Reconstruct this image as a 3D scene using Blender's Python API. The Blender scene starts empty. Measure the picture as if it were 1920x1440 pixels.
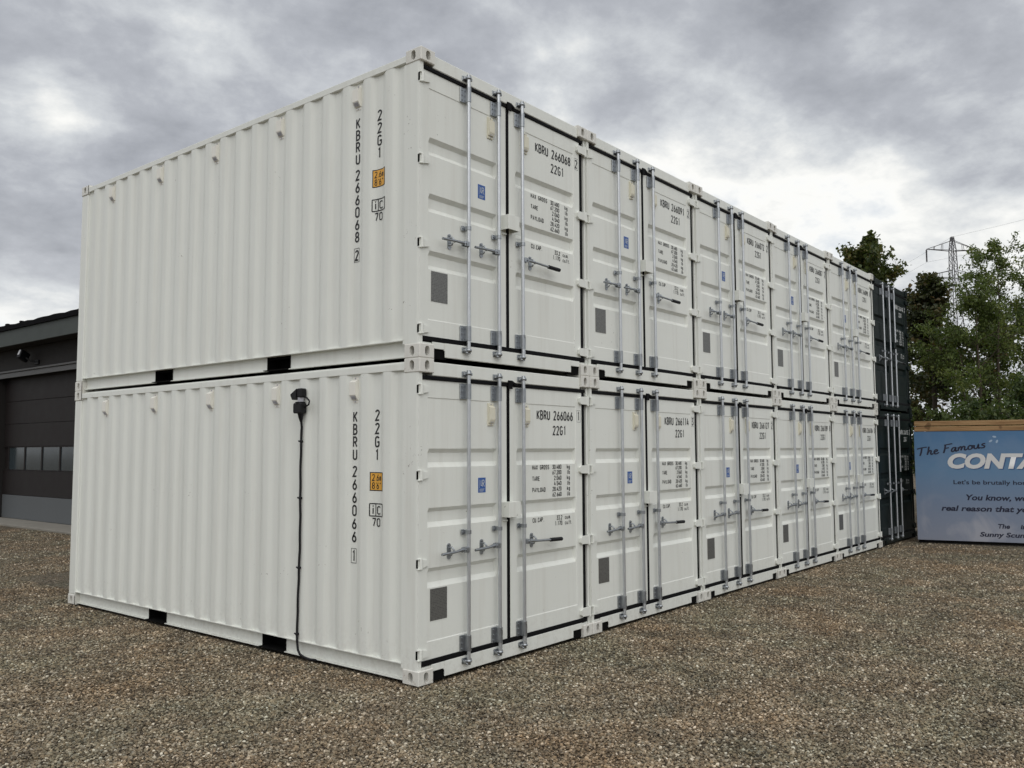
import bpy, math, random
import numpy as np
from mathutils import Vector, Matrix

# ------------------------------------------------------------------ scene, camera, light
SC = bpy.context.scene
COL = SC.collection
CAM = np.array([-4.87, -4.905, 1.845])
YAW, PITCH, ROLL, FPX = 0.6819, 0.0764, -0.004, 1614.3
FW = np.array([math.cos(PITCH)*math.cos(YAW), math.cos(PITCH)*math.sin(YAW), math.sin(PITCH)])
_r = np.cross(FW, [0, 0, 1]); _r /= np.linalg.norm(_r); _u = np.cross(_r, FW)
RT = math.cos(ROLL)*_r + math.sin(ROLL)*_u
UP = -math.sin(ROLL)*_r + math.cos(ROLL)*_u
cam = bpy.data.cameras.new('camera')
cam.sensor_width = 36.0
cam.lens = FPX/1920*36
cam.clip_start = 0.05
cam.clip_end = 3000
camo = bpy.data.objects.new('camera', cam)
COL.objects.link(camo)
m = Matrix.Identity(4)
for i in range(3):
    m[i][0] = RT[i]; m[i][1] = UP[i]; m[i][2] = -FW[i]; m[i][3] = CAM[i]
camo.matrix_world = m
SC.camera = camo
SC.render.resolution_x = 1024
SC.render.resolution_y = 768

# sun: soft, behind thin cloud, high over the camera's shoulder
SUN_DIR = Vector((-0.46, -0.50, 0.95)).normalized()      # towards the sun
sl = bpy.data.lights.new('sun', 'SUN')
sl.energy = 1.5
sl.angle = math.radians(80)
sl.color = (1.0, 0.972, 0.93)
so = bpy.data.objects.new('sun', sl)
so.rotation_euler = SUN_DIR.to_track_quat('Z', 'Y').to_euler()
COL.objects.link(so)

W = bpy.data.worlds.new('World')
SC.world = W
W.use_nodes = True


class NT:
    """tiny node-tree helper"""
    def __init__(s, tree):
        s.t = tree; s.n = tree.nodes; s.l = tree.links

    def new(s, typ, props=None, **ins):
        nd = s.n.new(typ)
        for k, v in (props or {}).items():
            setattr(nd, k, v)
        for k, v in ins.items():
            key = k.replace('__', ' ')
            if key[0] == '_' and key[1:].isdigit():
                key = int(key[1:])
            s.set(nd, key, v)
        return nd

    def set(s, nd, key, v):
        sock = nd.inputs[key]
        if hasattr(v, 'is_output') or isinstance(v, bpy.types.NodeSocket):
            s.l.new(v, sock)
        else:
            sock.default_value = v

    def math(s, op, a, b=0.0, c=0.0, clamp=False):
        nd = s.new('ShaderNodeMath', {'operation': op, 'use_clamp': clamp})
        s.set(nd, 0, a); s.set(nd, 1, b); s.set(nd, 2, c)
        return nd.outputs[0]

    def ramp(s, fac, stops, interp='LINEAR'):
        nd = s.n.new('ShaderNodeValToRGB')
        nd.color_ramp.interpolation = interp
        el = nd.color_ramp.elements
        while len(el) < len(stops):
            el.new(0.5)
        for e, (p, c) in zip(el, stops):
            e.position = p
            e.color = (c, c, c, 1) if isinstance(c, (int, float)) else (*c, 1)
        s.set(nd, 'Fac', fac)
        return nd.outputs['Color']

    def mix(s, fac, a, b, mode='MIX'):
        nd = s.n.new('ShaderNodeMix')
        nd.data_type = 'RGBA'; nd.blend_type = mode
        s.set(nd, 0, fac)
        for k, v in ((6, a), (7, b)):
            if isinstance(v, tuple):
                v = (*v, 1) if len(v) == 3 else v
            s.set(nd, k, v)
        return nd.outputs[2]

    def noise(s, vec, scale, detail=4, rough=0.5, dist=0.0, out='Fac', dim='3D'):
        nd = s.new('ShaderNodeTexNoise', {'noise_dimensions': dim}, Scale=scale, Detail=detail, Roughness=rough, Distortion=dist)
        if vec is not None:
            s.set(nd, 'Vector', vec)
        return nd.outputs[out]


# cloudy sky: a layer of cloud seen in perspective over the clear Nishita sky
w = NT(W.node_tree)
for n_ in list(w.n):
    w.n.remove(n_)
tc = w.new('ShaderNodeTexCoord')
sep = w.new('ShaderNodeSeparateXYZ', Vector=tc.outputs['Generated'])
zc = w.math('MAXIMUM', sep.outputs[2], 0.0)
den = w.math('ADD', zc, 0.34)
px_ = w.math('DIVIDE', sep.outputs[0], den)
py_ = w.math('DIVIDE', sep.outputs[1], den)
cv = w.new('ShaderNodeCombineXYZ', X=px_, Y=py_, Z=0.0).outputs[0]
mp = w.new('ShaderNodeMapping', Vector=cv, Location=(20.2, 3.3, 0.0), Rotation=(0, 0, 0.5), Scale=(1.0, 1.0, 1.0)).outputs[0]
n1 = w.noise(mp, 2.3, 3, 0.5, 0.2)
n2 = w.noise(mp, 6.4, 9, 0.60, 0.1)
n3 = w.noise(mp, 1.0, 2, 0.5)
thick = w.math('ADD', w.math('MULTIPLY', n1, 0.48), w.math('MULTIPLY', n2, 0.32))
thick = w.math('ADD', thick, w.math('MULTIPLY', n3, 0.30))
cloud = w.ramp(thick, [(0.415, (1.0, 0.99, 0.95)), (0.468, (0.80, 0.81, 0.80)), (0.515, (0.60, 0.625, 0.65)),
                       (0.575, (0.43, 0.45, 0.49)), (0.70, (0.24, 0.255, 0.29))])
hz = w.ramp(sep.outputs[2], [(0.0, 1.0), (0.30, 0.0)], 'EASE')
cloud = w.mix(w.math('MULTIPLY', hz, 0.45), cloud, (0.76, 0.78, 0.79))
cover = w.ramp(thick, [(0.36, 0.6), (0.44, 1.0)])
sky = w.new('ShaderNodeTexSky', {'sky_type': 'NISHITA', 'sun_disc': False,
                                 'sun_elevation': math.asin(SUN_DIR.z),
                                 'sun_rotation': math.atan2(SUN_DIR.x, SUN_DIR.y)})
bgA = w.new('ShaderNodeBackground', Color=sky.outputs[0], Strength=0.1)
bgB = w.new('ShaderNodeBackground', Color=cloud, Strength=1.0)
mx = w.new('ShaderNodeMixShader', _0=cover, _1=bgA.outputs[0], _2=bgB.outputs[0])
w.new('ShaderNodeOutputWorld', Surface=mx.outputs[0])

vs = SC.view_settings
vs.view_transform = 'Standard'
vs.look = 'None'
vs.gamma = 1
vs.exposure = 0.12
vs.use_curve_mapping = False
SC.render.engine = 'CYCLES'

random.seed(7)
RNG = np.random.default_rng(11)


# ------------------------------------------------------------------ materials
def material(name, fn):
    mt = bpy.data.materials.new(name)
    mt.use_nodes = True
    t = NT(mt.node_tree)
    for n_ in list(t.n):
        t.n.remove(n_)
    out = t.new('ShaderNodeOutputMaterial')
    t.l.new(fn(t), out.inputs['Surface'])
    return mt


def bsdf(t, color, rough=0.5, metal=0.0, bump=None, bstr=0.2, bdist=0.01, spec=0.5):
    b = t.new('ShaderNodeBsdfPrincipled', Roughness=rough, Metallic=metal)
    t.set(b, 'Base Color', (*color, 1) if isinstance(color, tuple) else color)
    t.set(b, 'Specular IOR Level', spec)
    if bump is not None:
        bp = t.new('ShaderNodeBump', Strength=bstr, Distance=bdist, Height=bump)
        t.set(b, 'Normal', bp.outputs[0])
    return b.outputs[0]


def simple(name, color, rough=0.5, metal=0.0, var=0.12, scale=6.0, bstr=0.05, spec=0.5):
    def fn(t):
        co = t.new('ShaderNodeTexCoord').outputs['Object']
        n = t.noise(co, scale, 5, 0.6)
        c = t.mix(n, tuple(v*(1-var) for v in color), tuple(min(1, v*(1+var)) for v in color))
        n2 = t.noise(co, scale*14, 3, 0.5)
        r = t.math('ADD', t.math('MULTIPLY', n, 0.16), rough-0.08)
        return bsdf(t, c, r, metal, n2, bstr, 0.004, spec)
    return material(name, fn)


def paint_fn(base, dirt, scuff=(0.16, 0.13, 0.10), rust=0.0, rough=0.36, amount=1.0, spec=0.45, chip=0.0):
    def fn(t):
        geo = t.new('ShaderNodeNewGeometry').outputs['Position']
        big = t.noise(geo, 0.8, 4, 0.6)
        c = t.mix(t.math('MULTIPLY', big, 0.35), base, tuple(v*0.93 for v in base))
        # faint vertical run-off streaks
        mpn = t.new('ShaderNodeMapping', Vector=geo, Scale=(11, 11, 0.55)).outputs[0]
        st = t.ramp(t.noise(mpn, 1.0, 5, 0.6), [(0.50, 0.0), (0.78, 1.0)])
        c = t.mix(t.math('MULTIPLY', st, 0.22*amount), c, dirt)
        # splash dirt, heavier towards the ground where rain throws it up
        z = t.new('ShaderNodeSeparateXYZ', Vector=geo).outputs[2]
        low = t.ramp(z, [(0.0, 1.0), (0.5, 0.0)], 'EASE')
        sp = t.ramp(t.noise(geo, 26, 5, 0.7), [(0.46, 0.0), (0.72, 1.0)])
        c = t.mix(t.math('MULTIPLY', t.math('MULTIPLY', low, sp), 0.2*amount), c, (0.24, 0.2, 0.15))
        # small chips and scuffs
        sc1 = t.ramp(t.noise(geo, 34, 3, 0.5, 0.8), [(0.695-chip, 0.0), (0.73-chip, 1.0)])
        reg = t.ramp(t.noise(geo, 1.9, 2, 0.5), [(0.58-2.2*chip, 0.0), (0.66-2.2*chip, 1.0)])
        c = t.mix(t.math('MULTIPLY', t.math('MULTIPLY', sc1, reg), 0.65*amount), c, scuff)
        if rust > 0:
            rs = t.ramp(t.noise(geo, 21, 6, 0.7), [(0.60, 0.0), (0.70, 1.0)])
            c = t.mix(t.math('MULTIPLY', rs, rust), c, (0.20, 0.075, 0.03))
        # gentle panel waviness plus sprayed-paint texture
        bmp = t.math('ADD', t.math('MULTIPLY', t.noise(geo, 3.2, 2, 0.5), 0.9), t.math('MULTIPLY', t.noise(geo, 160, 2, 0.5), 0.04))
        r = t.math('ADD', t.math('MULTIPLY', t.noise(geo, 5, 4, 0.6), 0.18), rough-0.06)
        return bsdf(t, c, r, 0.0, bmp, 0.35, 0.012, spec)
    return fn


WHITE = (0.805, 0.82, 0.77)
M_WHITE = material('white_paint', paint_fn(WHITE, (0.50, 0.47, 0.41)))
M_POST = material('white_paint_scuffed', paint_fn(WHITE, (0.50, 0.47, 0.41), chip=0.03, amount=1.1))
M_CAST = material('white_paint_chipped', paint_fn((0.74, 0.73, 0.68), (0.42, 0.36, 0.28), rust=0.55))
M_DARK = material('dark_green_paint', paint_fn((0.007, 0.013, 0.013), (0.03, 0.035, 0.035), (0.05, 0.05, 0.05), rough=0.34, spec=0.07))
M_DCAST = material('dark_green_paint_worn', paint_fn((0.010, 0.015, 0.015), (0.03, 0.033, 0.033), (0.05, 0.05, 0.05), rust=0.2, rough=0.4, spec=0.07))
M_HOLE = simple('casting_inside', (0.014, 0.013, 0.012), 0.9, 0, 0.3, 20, 0.1, 0.2)  # near-black hole floor, deep shade put into the colour
M_GASK = simple('black_rubber', (0.005, 0.005, 0.006), 0.75, 0, 0.25, 9, 0.06, 0.15)
M_VOID = simple('dark_underside_shade', (0.005, 0.005, 0.005), 0.9, 0, 0.2, spec=0.1)  # near-black colour, also stands in for shade in pockets, slots and gaps
M_GALV = simple('galvanised_steel', (0.60, 0.62, 0.64), 0.36, 0.80, 0.16, 14, 0.10)
M_GALVD = simple('zinc_hardware', (0.36, 0.38, 0.40), 0.36, 0.92, 0.25, 30, 0.12)
M_CREAM = simple('cream_plastic', (0.74, 0.71, 0.58), 0.42, 0, 0.05, 8, 0.03)
M_VENTW = simple('white_plastic', (0.84, 0.82, 0.75), 0.4, 0, 0.04, 8, 0.03)
M_BLACKP = simple('black_plastic', (0.007, 0.007, 0.009), 0.5, 0, 0.2, 20, 0.05, 0.3)
M_GREYP = simple('grey_plastic', (0.42, 0.42, 0.46), 0.45, 0, 0.08, 20, 0.05)
M_INK = simple('black_lettering', (0.012, 0.012, 0.013), 0.5, 0, 0.2, 30, 0.0)
M_WINK = simple('white_lettering', (0.62, 0.64, 0.63), 0.5, 0, 0.1, 30, 0.0)
M_BLUE = simple('blue_sticker', (0.028, 0.105, 0.36), 0.4, 0, 0.1, 20, 0.0)
M_YELL = simple('amber_sticker', (0.78, 0.40, 0.055), 0.42, 0, 0.06, 20, 0.0)


def plate_fn(t):
    co = t.new('ShaderNodeTexCoord').outputs['Object']
    s = t.new('ShaderNodeSeparateXYZ', Vector=co)
    rows = t.math('MULTIPLY', s.outputs[2], 1.0/0.0125)
    fr = t.math('FRACT', rows)
    line = t.math('LESS_THAN', fr, 0.45)
    mp_ = t.new('ShaderNodeMapping', Vector=co, Scale=(140, 1, 38)).outputs[0]
    txt = t.math('GREATER_THAN', t.noise(mp_, 1.0, 2, 0.6), 0.49)
    fac = t.math('MULTIPLY', t.math('MULTIPLY', line, txt), 0.65)
    c = t.mix(fac, (0.20, 0.20, 0.19), (0.05, 0.05, 0.05))
    return bsdf(t, c, 0.42, 0.55, t.noise(co, 60, 3), 0.05, 0.003)


M_PLATE = material('etched_data_plate', plate_fn)


# ------------------------------------------------------------------ mesh builder
class MB:
    def __init__(s):
        s.v = []; s.f = []; s.mi = []; s.sm = []

    def add(s, vs_, fs_, mi=0, smooth=False):
        o = len(s.v)
        s.v.extend([tuple(float(c) for c in p) for p in vs_])
        for f in fs_:
            s.f.append(tuple(i+o for i in f)); s.mi.append(mi); s.sm.append(smooth)
        return s

    def box(s, a, b, bev=0.0, mi=0):
        (x0, y0, z0), (x1, y1, z1) = a, b
        if bev <= 0:
            v = [(x, y, z) for x in (x0, x1) for y in (y0, y1) for z in (z0, z1)]
            f = [(0, 1, 3, 2), (4, 6, 7, 5), (0, 4, 5, 1), (2, 3, 7, 6), (0, 2, 6, 4), (1, 5, 7, 3)]
            return s.add(v, f, mi)
        c = np.array([(x0+x1)/2, (y0+y1)/2, (z0+z1)/2])
        h = np.array([(x1-x0)/2, (y1-y0)/2, (z1-z0)/2])
        bev = min(bev, 0.45*h.min())
        idx = {}; v = []
        for sx in (-1, 1):
            for sy in (-1, 1):
                for sz in (-1, 1):
                    for ax in range(3):
                        p = np.array([sx, sy, sz])*(h-bev)
                        p[ax] = (sx, sy, sz)[ax]*h[ax]
                        idx[(sx, sy, sz, ax)] = len(v)
                        v.append(c+p)
        fs_ = []
        for ax in range(3):
            o1, o2 = [i for i in range(3) if i != ax]
            for sg in (-1, 1):
                q = []
                for a1, a2 in ((-1, -1), (1, -1), (1, 1), (-1, 1)):
                    k = [0, 0, 0]; k[ax] = sg; k[o1] = a1; k[o2] = a2
                    q.append(idx[(*k, ax)])
                fs_.append(q)
        for ax in range(3):
            o1, o2 = [i for i in range(3) if i != ax]
            for a1 in (-1, 1):
                for a2 in (-1, 1):
                    k = [0, 0, 0]; k[o1] = a1; k[o2] = a2
                    lo = list(k); hi = list(k); lo[ax] = -1; hi[ax] = 1
                    fs_.append([idx[(*lo, o1)], idx[(*hi, o1)], idx[(*hi, o2)], idx[(*lo, o2)]])
        for sx in (-1, 1):
            for sy in (-1, 1):
                for sz in (-1, 1):
                    fs_.append([idx[(sx, sy, sz, a_)] for a_ in range(3)])
        out = []
        for f in fs_:
            p = [v[i] for i in f]
            nrm = np.cross(p[1]-p[0], p[2]-p[0])
            out.append(f if nrm @ (np.mean(p, axis=0)-c) > 0 else f[::-1])
        return s.add(v, out, mi)

    def tube(s, pts, rad, n=10, mi=0, caps=True, smooth=True):
        pts = [np.array(p, float) for p in pts]
        if not hasattr(rad, '__len__'):
            rad = [rad]*len(pts)
        vs_ = []; up = None
        for i, p in enumerate(pts):
            a = pts[max(i-1, 0)]; b = pts[min(i+1, len(pts)-1)]
            d = b-a; d = d/(np.linalg.norm(d)+1e-12)
            if up is None:
                up = np.array([0, 0, 1.0]) if abs(d[2]) < 0.9 else np.array([1.0, 0, 0])
            e1 = np.cross(d, up); e1 /= np.linalg.norm(e1)+1e-12
            e2 = np.cross(e1, d); up = e2
            for k in range(n):
                t = 2*math.pi*k/n
                vs_.append(p+rad[i]*(math.cos(t)*e1+math.sin(t)*e2))
        fs_ = []
        for i in range(len(pts)-1):
            for k in range(n):
                fs_.append((i*n+k, i*n+(k+1) % n, (i+1)*n+(k+1) % n, (i+1)*n+k)[::-1])
        s.add(vs_, fs_, mi, smooth)
        if caps:
            s.add([vs_[k] for k in range(n)], [tuple(range(n))], mi)
            s.add([vs_[(len(pts)-1)*n+k] for k in range(n)], [tuple(range(n))[::-1]], mi)
        return s

    def prism(s, poly, axis, lo, hi, mi=0):
        """extrude a 2D polygon along an axis (0,1,2); poly in the other two axes' order"""
        oth = [i for i in range(3) if i != axis]
        n = len(poly); v = []
        for t in (lo, hi):
            for p in poly:
                q = [0, 0, 0]; q[axis] = t; q[oth[0]] = p[0]; q[oth[1]] = p[1]
                v.append(q)
        f = [tuple(range(n))[::-1], tuple(range(n, 2*n))]
        for i in range(n):
            j = (i+1) % n
            f.append((i, j, n+j, n+i))
        area = sum(poly[i][0]*poly[(i+1) % n][1]-poly[(i+1) % n][0]*poly[i][1] for i in range(n))
        flip = (area < 0) != (axis == 1)
        if flip:
            f = [q[::-1] for q in f]
        return s.add(v, f, mi)

    def mesh(s, name, mats):
        me = bpy.data.meshes.new(name)
        me.from_pydata(s.v, [], s.f)
        for mt in (mats if isinstance(mats, (list, tuple)) else [mats]):
            me.materials.append(mt)
        me.polygons.foreach_set('material_index', s.mi)
        me.polygons.foreach_set('use_smooth', s.sm)
        me.update()
        return me


def link(name, me, parent=None, loc=(0, 0, 0), rot=None):
    o = bpy.data.objects.new(name, me)
    COL.objects.link(o)
    o.location = loc
    if rot is not None:
        o.rotation_euler = rot
    if parent is not None:
        o.parent = parent
    return o


def tag(o, label=None, cat=None, group=None, kind=None):
    if label: o['label'] = label
    if cat: o['category'] = cat
    if group: o['group'] = group
    if kind: o['kind'] = kind
    return o


# ------------------------------------------------------------------ stroke lettering (container markings)
def arc(cx, cy, r, a0, a1, n=8, ry=None):
    ry = r if ry is None else ry
    return [(cx+r*math.cos(math.radians(a0+(a1-a0)*i/n)), cy+ry*math.sin(math.radians(a0+(a1-a0)*i/n))) for i in range(n+1)]


def glyphs():
    g = {}
    H = 2.0; r = 0.42; L = 0.08; R = 0.92; C_ = 0.5
    g['0'] = [arc(C_, H-r, r, 0, 180)+arc(C_, r, r, 180, 360)+[(R, H-r)]]
    g['O'] = g['0']
    g['1'] = [[(0.28, H-0.3), (0.55, H), (0.55, 0)]]
    g['2'] = [arc(C_, H-r, r, 170, -25)+[(L, 0), (R, 0)]]
    g['3'] = [[(L, H), (R, H), (0.45, 1.15)]+arc(C_, 0.55, r, 75, -160, 10, 0.55)]
    g['4'] = [[(0.42, H), (L, 0.5), (R+0.1, 0.5)], [(0.74, 1.35), (0.74, 0)]]
    g['5'] = [[(R, H), (0.14, H), (0.12, 1.1)]+arc(C_, 0.62, r, 110, -150, 10, 0.62)]
    g['6'] = [[(0.72, H), (0.14, 0.85)]+arc(C_, 0.56, r, 150, 510, 14, 0.56)]
    g['7'] = [[(L, H), (R, H), (0.36, 0)]]
    g['8'] = [arc(C_, 1.5, 0.36, 0, 360, 14, 0.5), arc(C_, 0.52, r, 0, 360, 14, 0.52)]
    g['9'] = [[(0.28, 0), (0.86, 1.15)]+arc(C_, 1.44, r, -30, 330, 14, 0.56)]
    g['K'] = [[(L, 0), (L, H)], [(R, H), (L, 0.85)], [(0.36, 1.1), (R, 0)]]
    g['B'] = [[(0.5, 1.05), (L, 1.05), (L, H), (0.5, H)]+arc(0.5, 1.53, 0.36, 90, -90, 6, 0.47), [(L, 1.05), (L, 0), (0.5, 0)]+arc(0.5, 0.53, r, -90, 90, 6, 0.53)]
    g['R'] = [[(L, 0), (L, H), (0.5, H)]+arc(0.5, 1.48, 0.4, 90, -90, 6, 0.52)+[(L, 0.96)], [(0.5, 0.96), (R, 0)]]
    g['U'] = [[(L, H)]+arc(C_, r, r, 180, 360)+[(R, H)]]
    g['G'] = [arc(C_, H-r, r, 20, 180)+arc(C_, r, r, 180, 360)+[(R, 0.95), (0.52, 0.95)]]
    g['C'] = [arc(C_, H-r, r, 15, 180)+arc(C_, r, r, 180, 345)]
    g['M'] = [[(L, 0), (L, H), (C_, 0.7), (R, H), (R, 0)]]
    g['A'] = [[(0.04, 0), (C_, H), (0.96, 0)], [(0.22, 0.62), (0.78, 0.62)]]
    g['X'] = [[(L, 0), (R, H)], [(L, H), (R, 0)]]
    g['S'] = [arc(C_, H-r-0.06, r, 20, 250, 8, 0.5)+arc(C_, 0.5, r, 70, -160, 8, 0.5)]
    g['T'] = [[(0.02, H), (0.98, H)], [(C_, H), (C_, 0)]]
    g['E'] = [[(R, H), (L, H), (L, 0), (R, 0)], [(L, 1.05), (0.78, 1.05)]]
    g['P'] = [[(L, 0), (L, H), (0.5, H)]+arc(0.5, 1.46, 0.42, 90, -90, 6, 0.54)+[(L, 0.92)]]
    g['Y'] = [[(0.02, H), (C_, 1.0), (0.98, H)], [(C_, 1.0), (C_, 0)]]
    g['L'] = [[(L, H), (L, 0), (R, 0)]]
    g['D'] = [[(L, 0), (L, H), (0.45, H)]+arc(0.45, H-0.47, 0.47, 90, 0, 5)+arc(0.45, 0.47, 0.47, 0, -90, 5)+[(L, 0)]]
    g['.'] = [[(0.42, 0.0), (0.42, 0.22)]]
    g[','] = [[(0.5, 0.2), (0.34, -0.22)]]
    g["'"] = [[(0.5, 2.0), (0.45, 1.6)]]
    g['"'] = [[(0.35, 2.0), (0.32, 1.6)], [(0.7, 2.0), (0.67, 1.6)]]
    g['k'] = [[(L, 0), (L, H)], [(0.8, 1.3), (L, 0.6)], [(0.35, 0.8), (0.85, 0)]]
    g['g'] = [arc(0.45, 0.75, 0.36, 0, 360, 10, 0.6), [(0.82, 1.35), (0.82, -0.2)]+arc(0.45, -0.2, 0.37, 0, -150, 5, 0.35)]
    g['l'] = [[(0.45, H), (0.45, 0.0), (0.65, 0)]]
    g['b'] = [[(L, H), (L, 0)], arc(0.47, 0.65, 0.38, 0, 360, 10, 0.65)]
    g['c'] = [arc(0.48, 0.65, 0.38, 40, 320, 8, 0.65)]
    g['u'] = [[(0.12, 1.3)]+arc(0.48, 0.4, 0.36, 180, 360, 6)+[(0.84, 1.3), (0.84, 0)]]
    g['m'] = [[(L, 0), (L, 1.3)], [(L, 0.95)]+arc(0.29, 0.95, 0.21, 180, 0, 5, 0.35)+[(0.5, 0)], [(0.5, 0.95)]+arc(0.71, 0.95, 0.21, 180, 0, 5, 0.35)+[(0.92, 0)]]
    g['f'] = [[(0.36, 0)]+arc(0.66, 1.7, 0.3, 180, 70, 5), [(0.08, 1.28), (0.75, 1.28)]]
    g['t'] = [[(0.4, 1.85), (0.4, 0.25), (0.75, 0.0)], [(0.1, 1.28), (0.78, 1.28)]]
    g['i'] = [[(0.5, 0), (0.5, 1.3)], [(0.5, 1.6), (0.5, 1.85)]]
    g[' '] = []
    return g


GL = glyphs()


def ribbon(poly, wd):
    """flat ribbon along a 2D polyline -> (verts2d, quads)"""
    P = [np.array(p, float) for p in poly]
    Q = [P[0]]
    for p in P[1:]:
        if np.linalg.norm(p-Q[-1]) > 1e-6:
            Q.append(p)
    P = Q; n = len(P); vs_ = []
    closed = np.linalg.norm(P[0]-P[-1]) < 1e-4
    for i in range(n):
        if closed and i in (0, n-1):
            a, b = P[-2], P[1]
            d1 = P[0]-a; d2 = b-P[0]
        else:
            d1 = P[i]-P[max(i-1, 0)]; d2 = P[min(i+1, n-1)]-P[i]
            if i == 0: d1 = d2
            if i == n-1: d2 = d1
        d1 = d1/np.linalg.norm(d1); d2 = d2/np.linalg.norm(d2)
        t = d1+d2
        nt = np.linalg.norm(t)
        t = t/nt if nt > 0.3 else d2
        nn = np.array([-t[1], t[0]])
        c = max(0.5, abs(nn @ np.array([-d2[1], d2[0]])))
        e = np.zeros(2)
        vs_ += [P[i]+nn*wd/2/c, P[i]-nn*wd/2/c]
    fs_ = [(2*i, 2*i+1, 2*i+3, 2*i+2) for i in range(n-1)]
    return vs_, fs_


def stroke_text(mb, text, x0, z0, h, cw, sw, place, adv=None, mi=0, vertical=False, start=0):
    """text starting at (x0,z0 = baseline) ; h cap height ; cw char width ; place(u, v, k)->3D"""
    adv = adv or cw*1.27
    k = start
    for ci, ch in enumerate(text):
        for poly in GL[ch]:
            if vertical:
                pl = [(x0+p[0]*cw, z0-ci*adv+p[1]*h/2) for p in poly]
            else:
                pl = [(x0+ci*adv+p[0]*cw, z0+p[1]*h/2) for p in poly]
            v, f = ribbon(pl, sw)
            mb.add([place(a[0], a[1], k) for a in v], f, mi)
            k += 1
    return k


# ------------------------------------------------------------------ ISO container
CW, CL, CH = 2.438, 6.058, 2.591


def stadium(cx, cy, hw, hh, n=6):
    r = hw
    return arc(cx, cy+hh-r, r, 0, 180, n)+arc(cx, cy-hh+r, r, 180, 360, n)


def face_with_hole(mb, a0, a1, b0, b1, hole, place, depth, mi=0, mi2=1):
    """rectangle [a0,a1]x[b0,b1] with a hole polygon and a tunnel; place(a,b,d)"""
    n = len(hole); cx = (a0+a1)/2; cy = (b0+b1)/2
    ring = []
    for p in hole:
        dx, dy = p[0]-cx, p[1]-cy
        t = min(((a1-a0)/2)/max(abs(dx), 1e-6), ((b1-b0)/2)/max(abs(dy), 1e-6))
        ring.append((cx+dx*t, cy+dy*t))
    v = [place(*p, 0) for p in ring]+[place(*p, 0) for p in hole]+[place(*p, depth) for p in hole]
    f = []
    corners = [(a1, b1), (a0, b1), (a0, b0), (a1, b0)]
    for i in range(n):
        j = (i+1) % n
        f.append((i, j, n+j, n+i))
    mb.add(v, f, mi)
    mb.add(v, [(n+i, n+(i+1) % n, 2*n+(i+1) % n, 2*n+i) for i in range(n)], mi)
    mb.add([v[2*n+i] for i in range(n)], [tuple(range(n))], mi2)
    for i in range(n):                       # corner triangles of the ring
        j = (i+1) % n
        p, q = ring[i], ring[j]
        if abs(p[0]-q[0]) > 1e-6 and abs(p[1]-q[1]) > 1e-6:
            c = min(corners, key=lambda k: (k[0]-(p[0]+q[0])/2)**2+(k[1]-(p[1]+q[1])/2)**2)
            mb.add([place(*p, 0), place(*c, 0), place(*q, 0)], [(0, 1, 2)], mi)


def casting_mesh(name, mats):
    """corner casting in the box x 0..0.162, y 0..0.178, z 0..0.118, openings on the x=0 and y=0 faces"""
    mb = MB()
    X, Y, Z = 0.162, 0.178, 0.118
    b = 0.007
    mb.add([(X, 0, 0), (X, Y, 0), (X, Y, Z), (X, 0, Z)], [(0, 1, 2, 3)])
    mb.add([(b, Y, 0), (X, Y, 0), (X, Y, Z), (b, Y, Z)], [(0, 3, 2, 1)])
    mb.add([(b, b, 0), (X, b, 0), (X, Y, 0), (b, Y, 0)], [(0, 3, 2, 1)])
    mb.add([(b, b, Z), (X, b, Z), (X, Y, Z), (b, Y, Z)], [(0, 1, 2, 3)])
    face_with_hole(mb, b, X, b, Z-b, stadium(0.085, Z/2, 0.026, 0.041), lambda a, c, d: (a, d, c), 0.05)
    face_with_hole(mb, b, Y, b, Z-b, stadium(0.092, Z/2, 0.026, 0.041), lambda a, c, d: (d, a, c), 0.05)
    # rounded arrises
    mb.add([(b, 0, b), (0, b, b), (0, b, Z-b), (b, 0, Z-b)], [(0, 3, 2, 1)])
    mb.add([(b, 0, Z-b), (X, 0, Z-b), (X, b, Z), (b, b, Z)], [(0, 1, 2, 3)])
    mb.add([(b, 0, b), (X, 0, b), (X, b, 0), (b, b, 0)], [(0, 3, 2, 1)])
    mb.add([(0, b, Z-b), (0, Y, Z-b), (b, Y, Z), (b, b, Z)], [(0, 3, 2, 1)])
    mb.add([(0, b, b), (0, Y, b), (b, Y, 0), (b, b, 0)], [(0, 1, 2, 3)])
    mb.add([(b, 0, Z-b), (b, b, Z), (0, b, Z-b)], [(0, 1, 2)])
    mb.add([(b, 0, b), (0, b, b), (b, b, 0)], [(0, 1, 2)])
    return mb.mesh(name, mats)


# corrugated long side : profile of the wall's x against y (0 = outer flange, 0.036 = inner)
PITCH_C = 0.279


def wall_x(y, deep=0.025, base=0.008):
    t = ((y-0.67)/PITCH_C+0.5) % 1.0-0.5          # 0 at the centre of an outer flange
    d = abs(t)*PITCH_C
    a, b = 0.032, 0.110
    if d <= a: k = 0.0
    elif d >= b: k = 1.0
    else:
        k = (d-a)/(b-a)
        k = k*k*(3-2*k)
    return base+deep*k


def wall_ys(y0, y1):
    ys = [y0]
    k = int(math.floor((y0-0.67)/PITCH_C))-1
    for i in range(k, k+60):
        c = 0.67+i*PITCH_C
        for d in [sg_*(0.032+0.078*q/6) for q in range(7) for sg_ in (-1, 1)]:
            if y0 < c+d < y1: ys.append(c+d)
    ys.append(y1)
    return sorted(ys)


LEAF_L = (0.052, 1.128)
LEAF_R = (1.170, 2.318)
LZ = (0.183, 2.417)
RECS = [(1.706, 1.858), (1.224, 1.380), (0.742, 0.900)]
DOORY = 0.030         # front plane of the door frames


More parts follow.
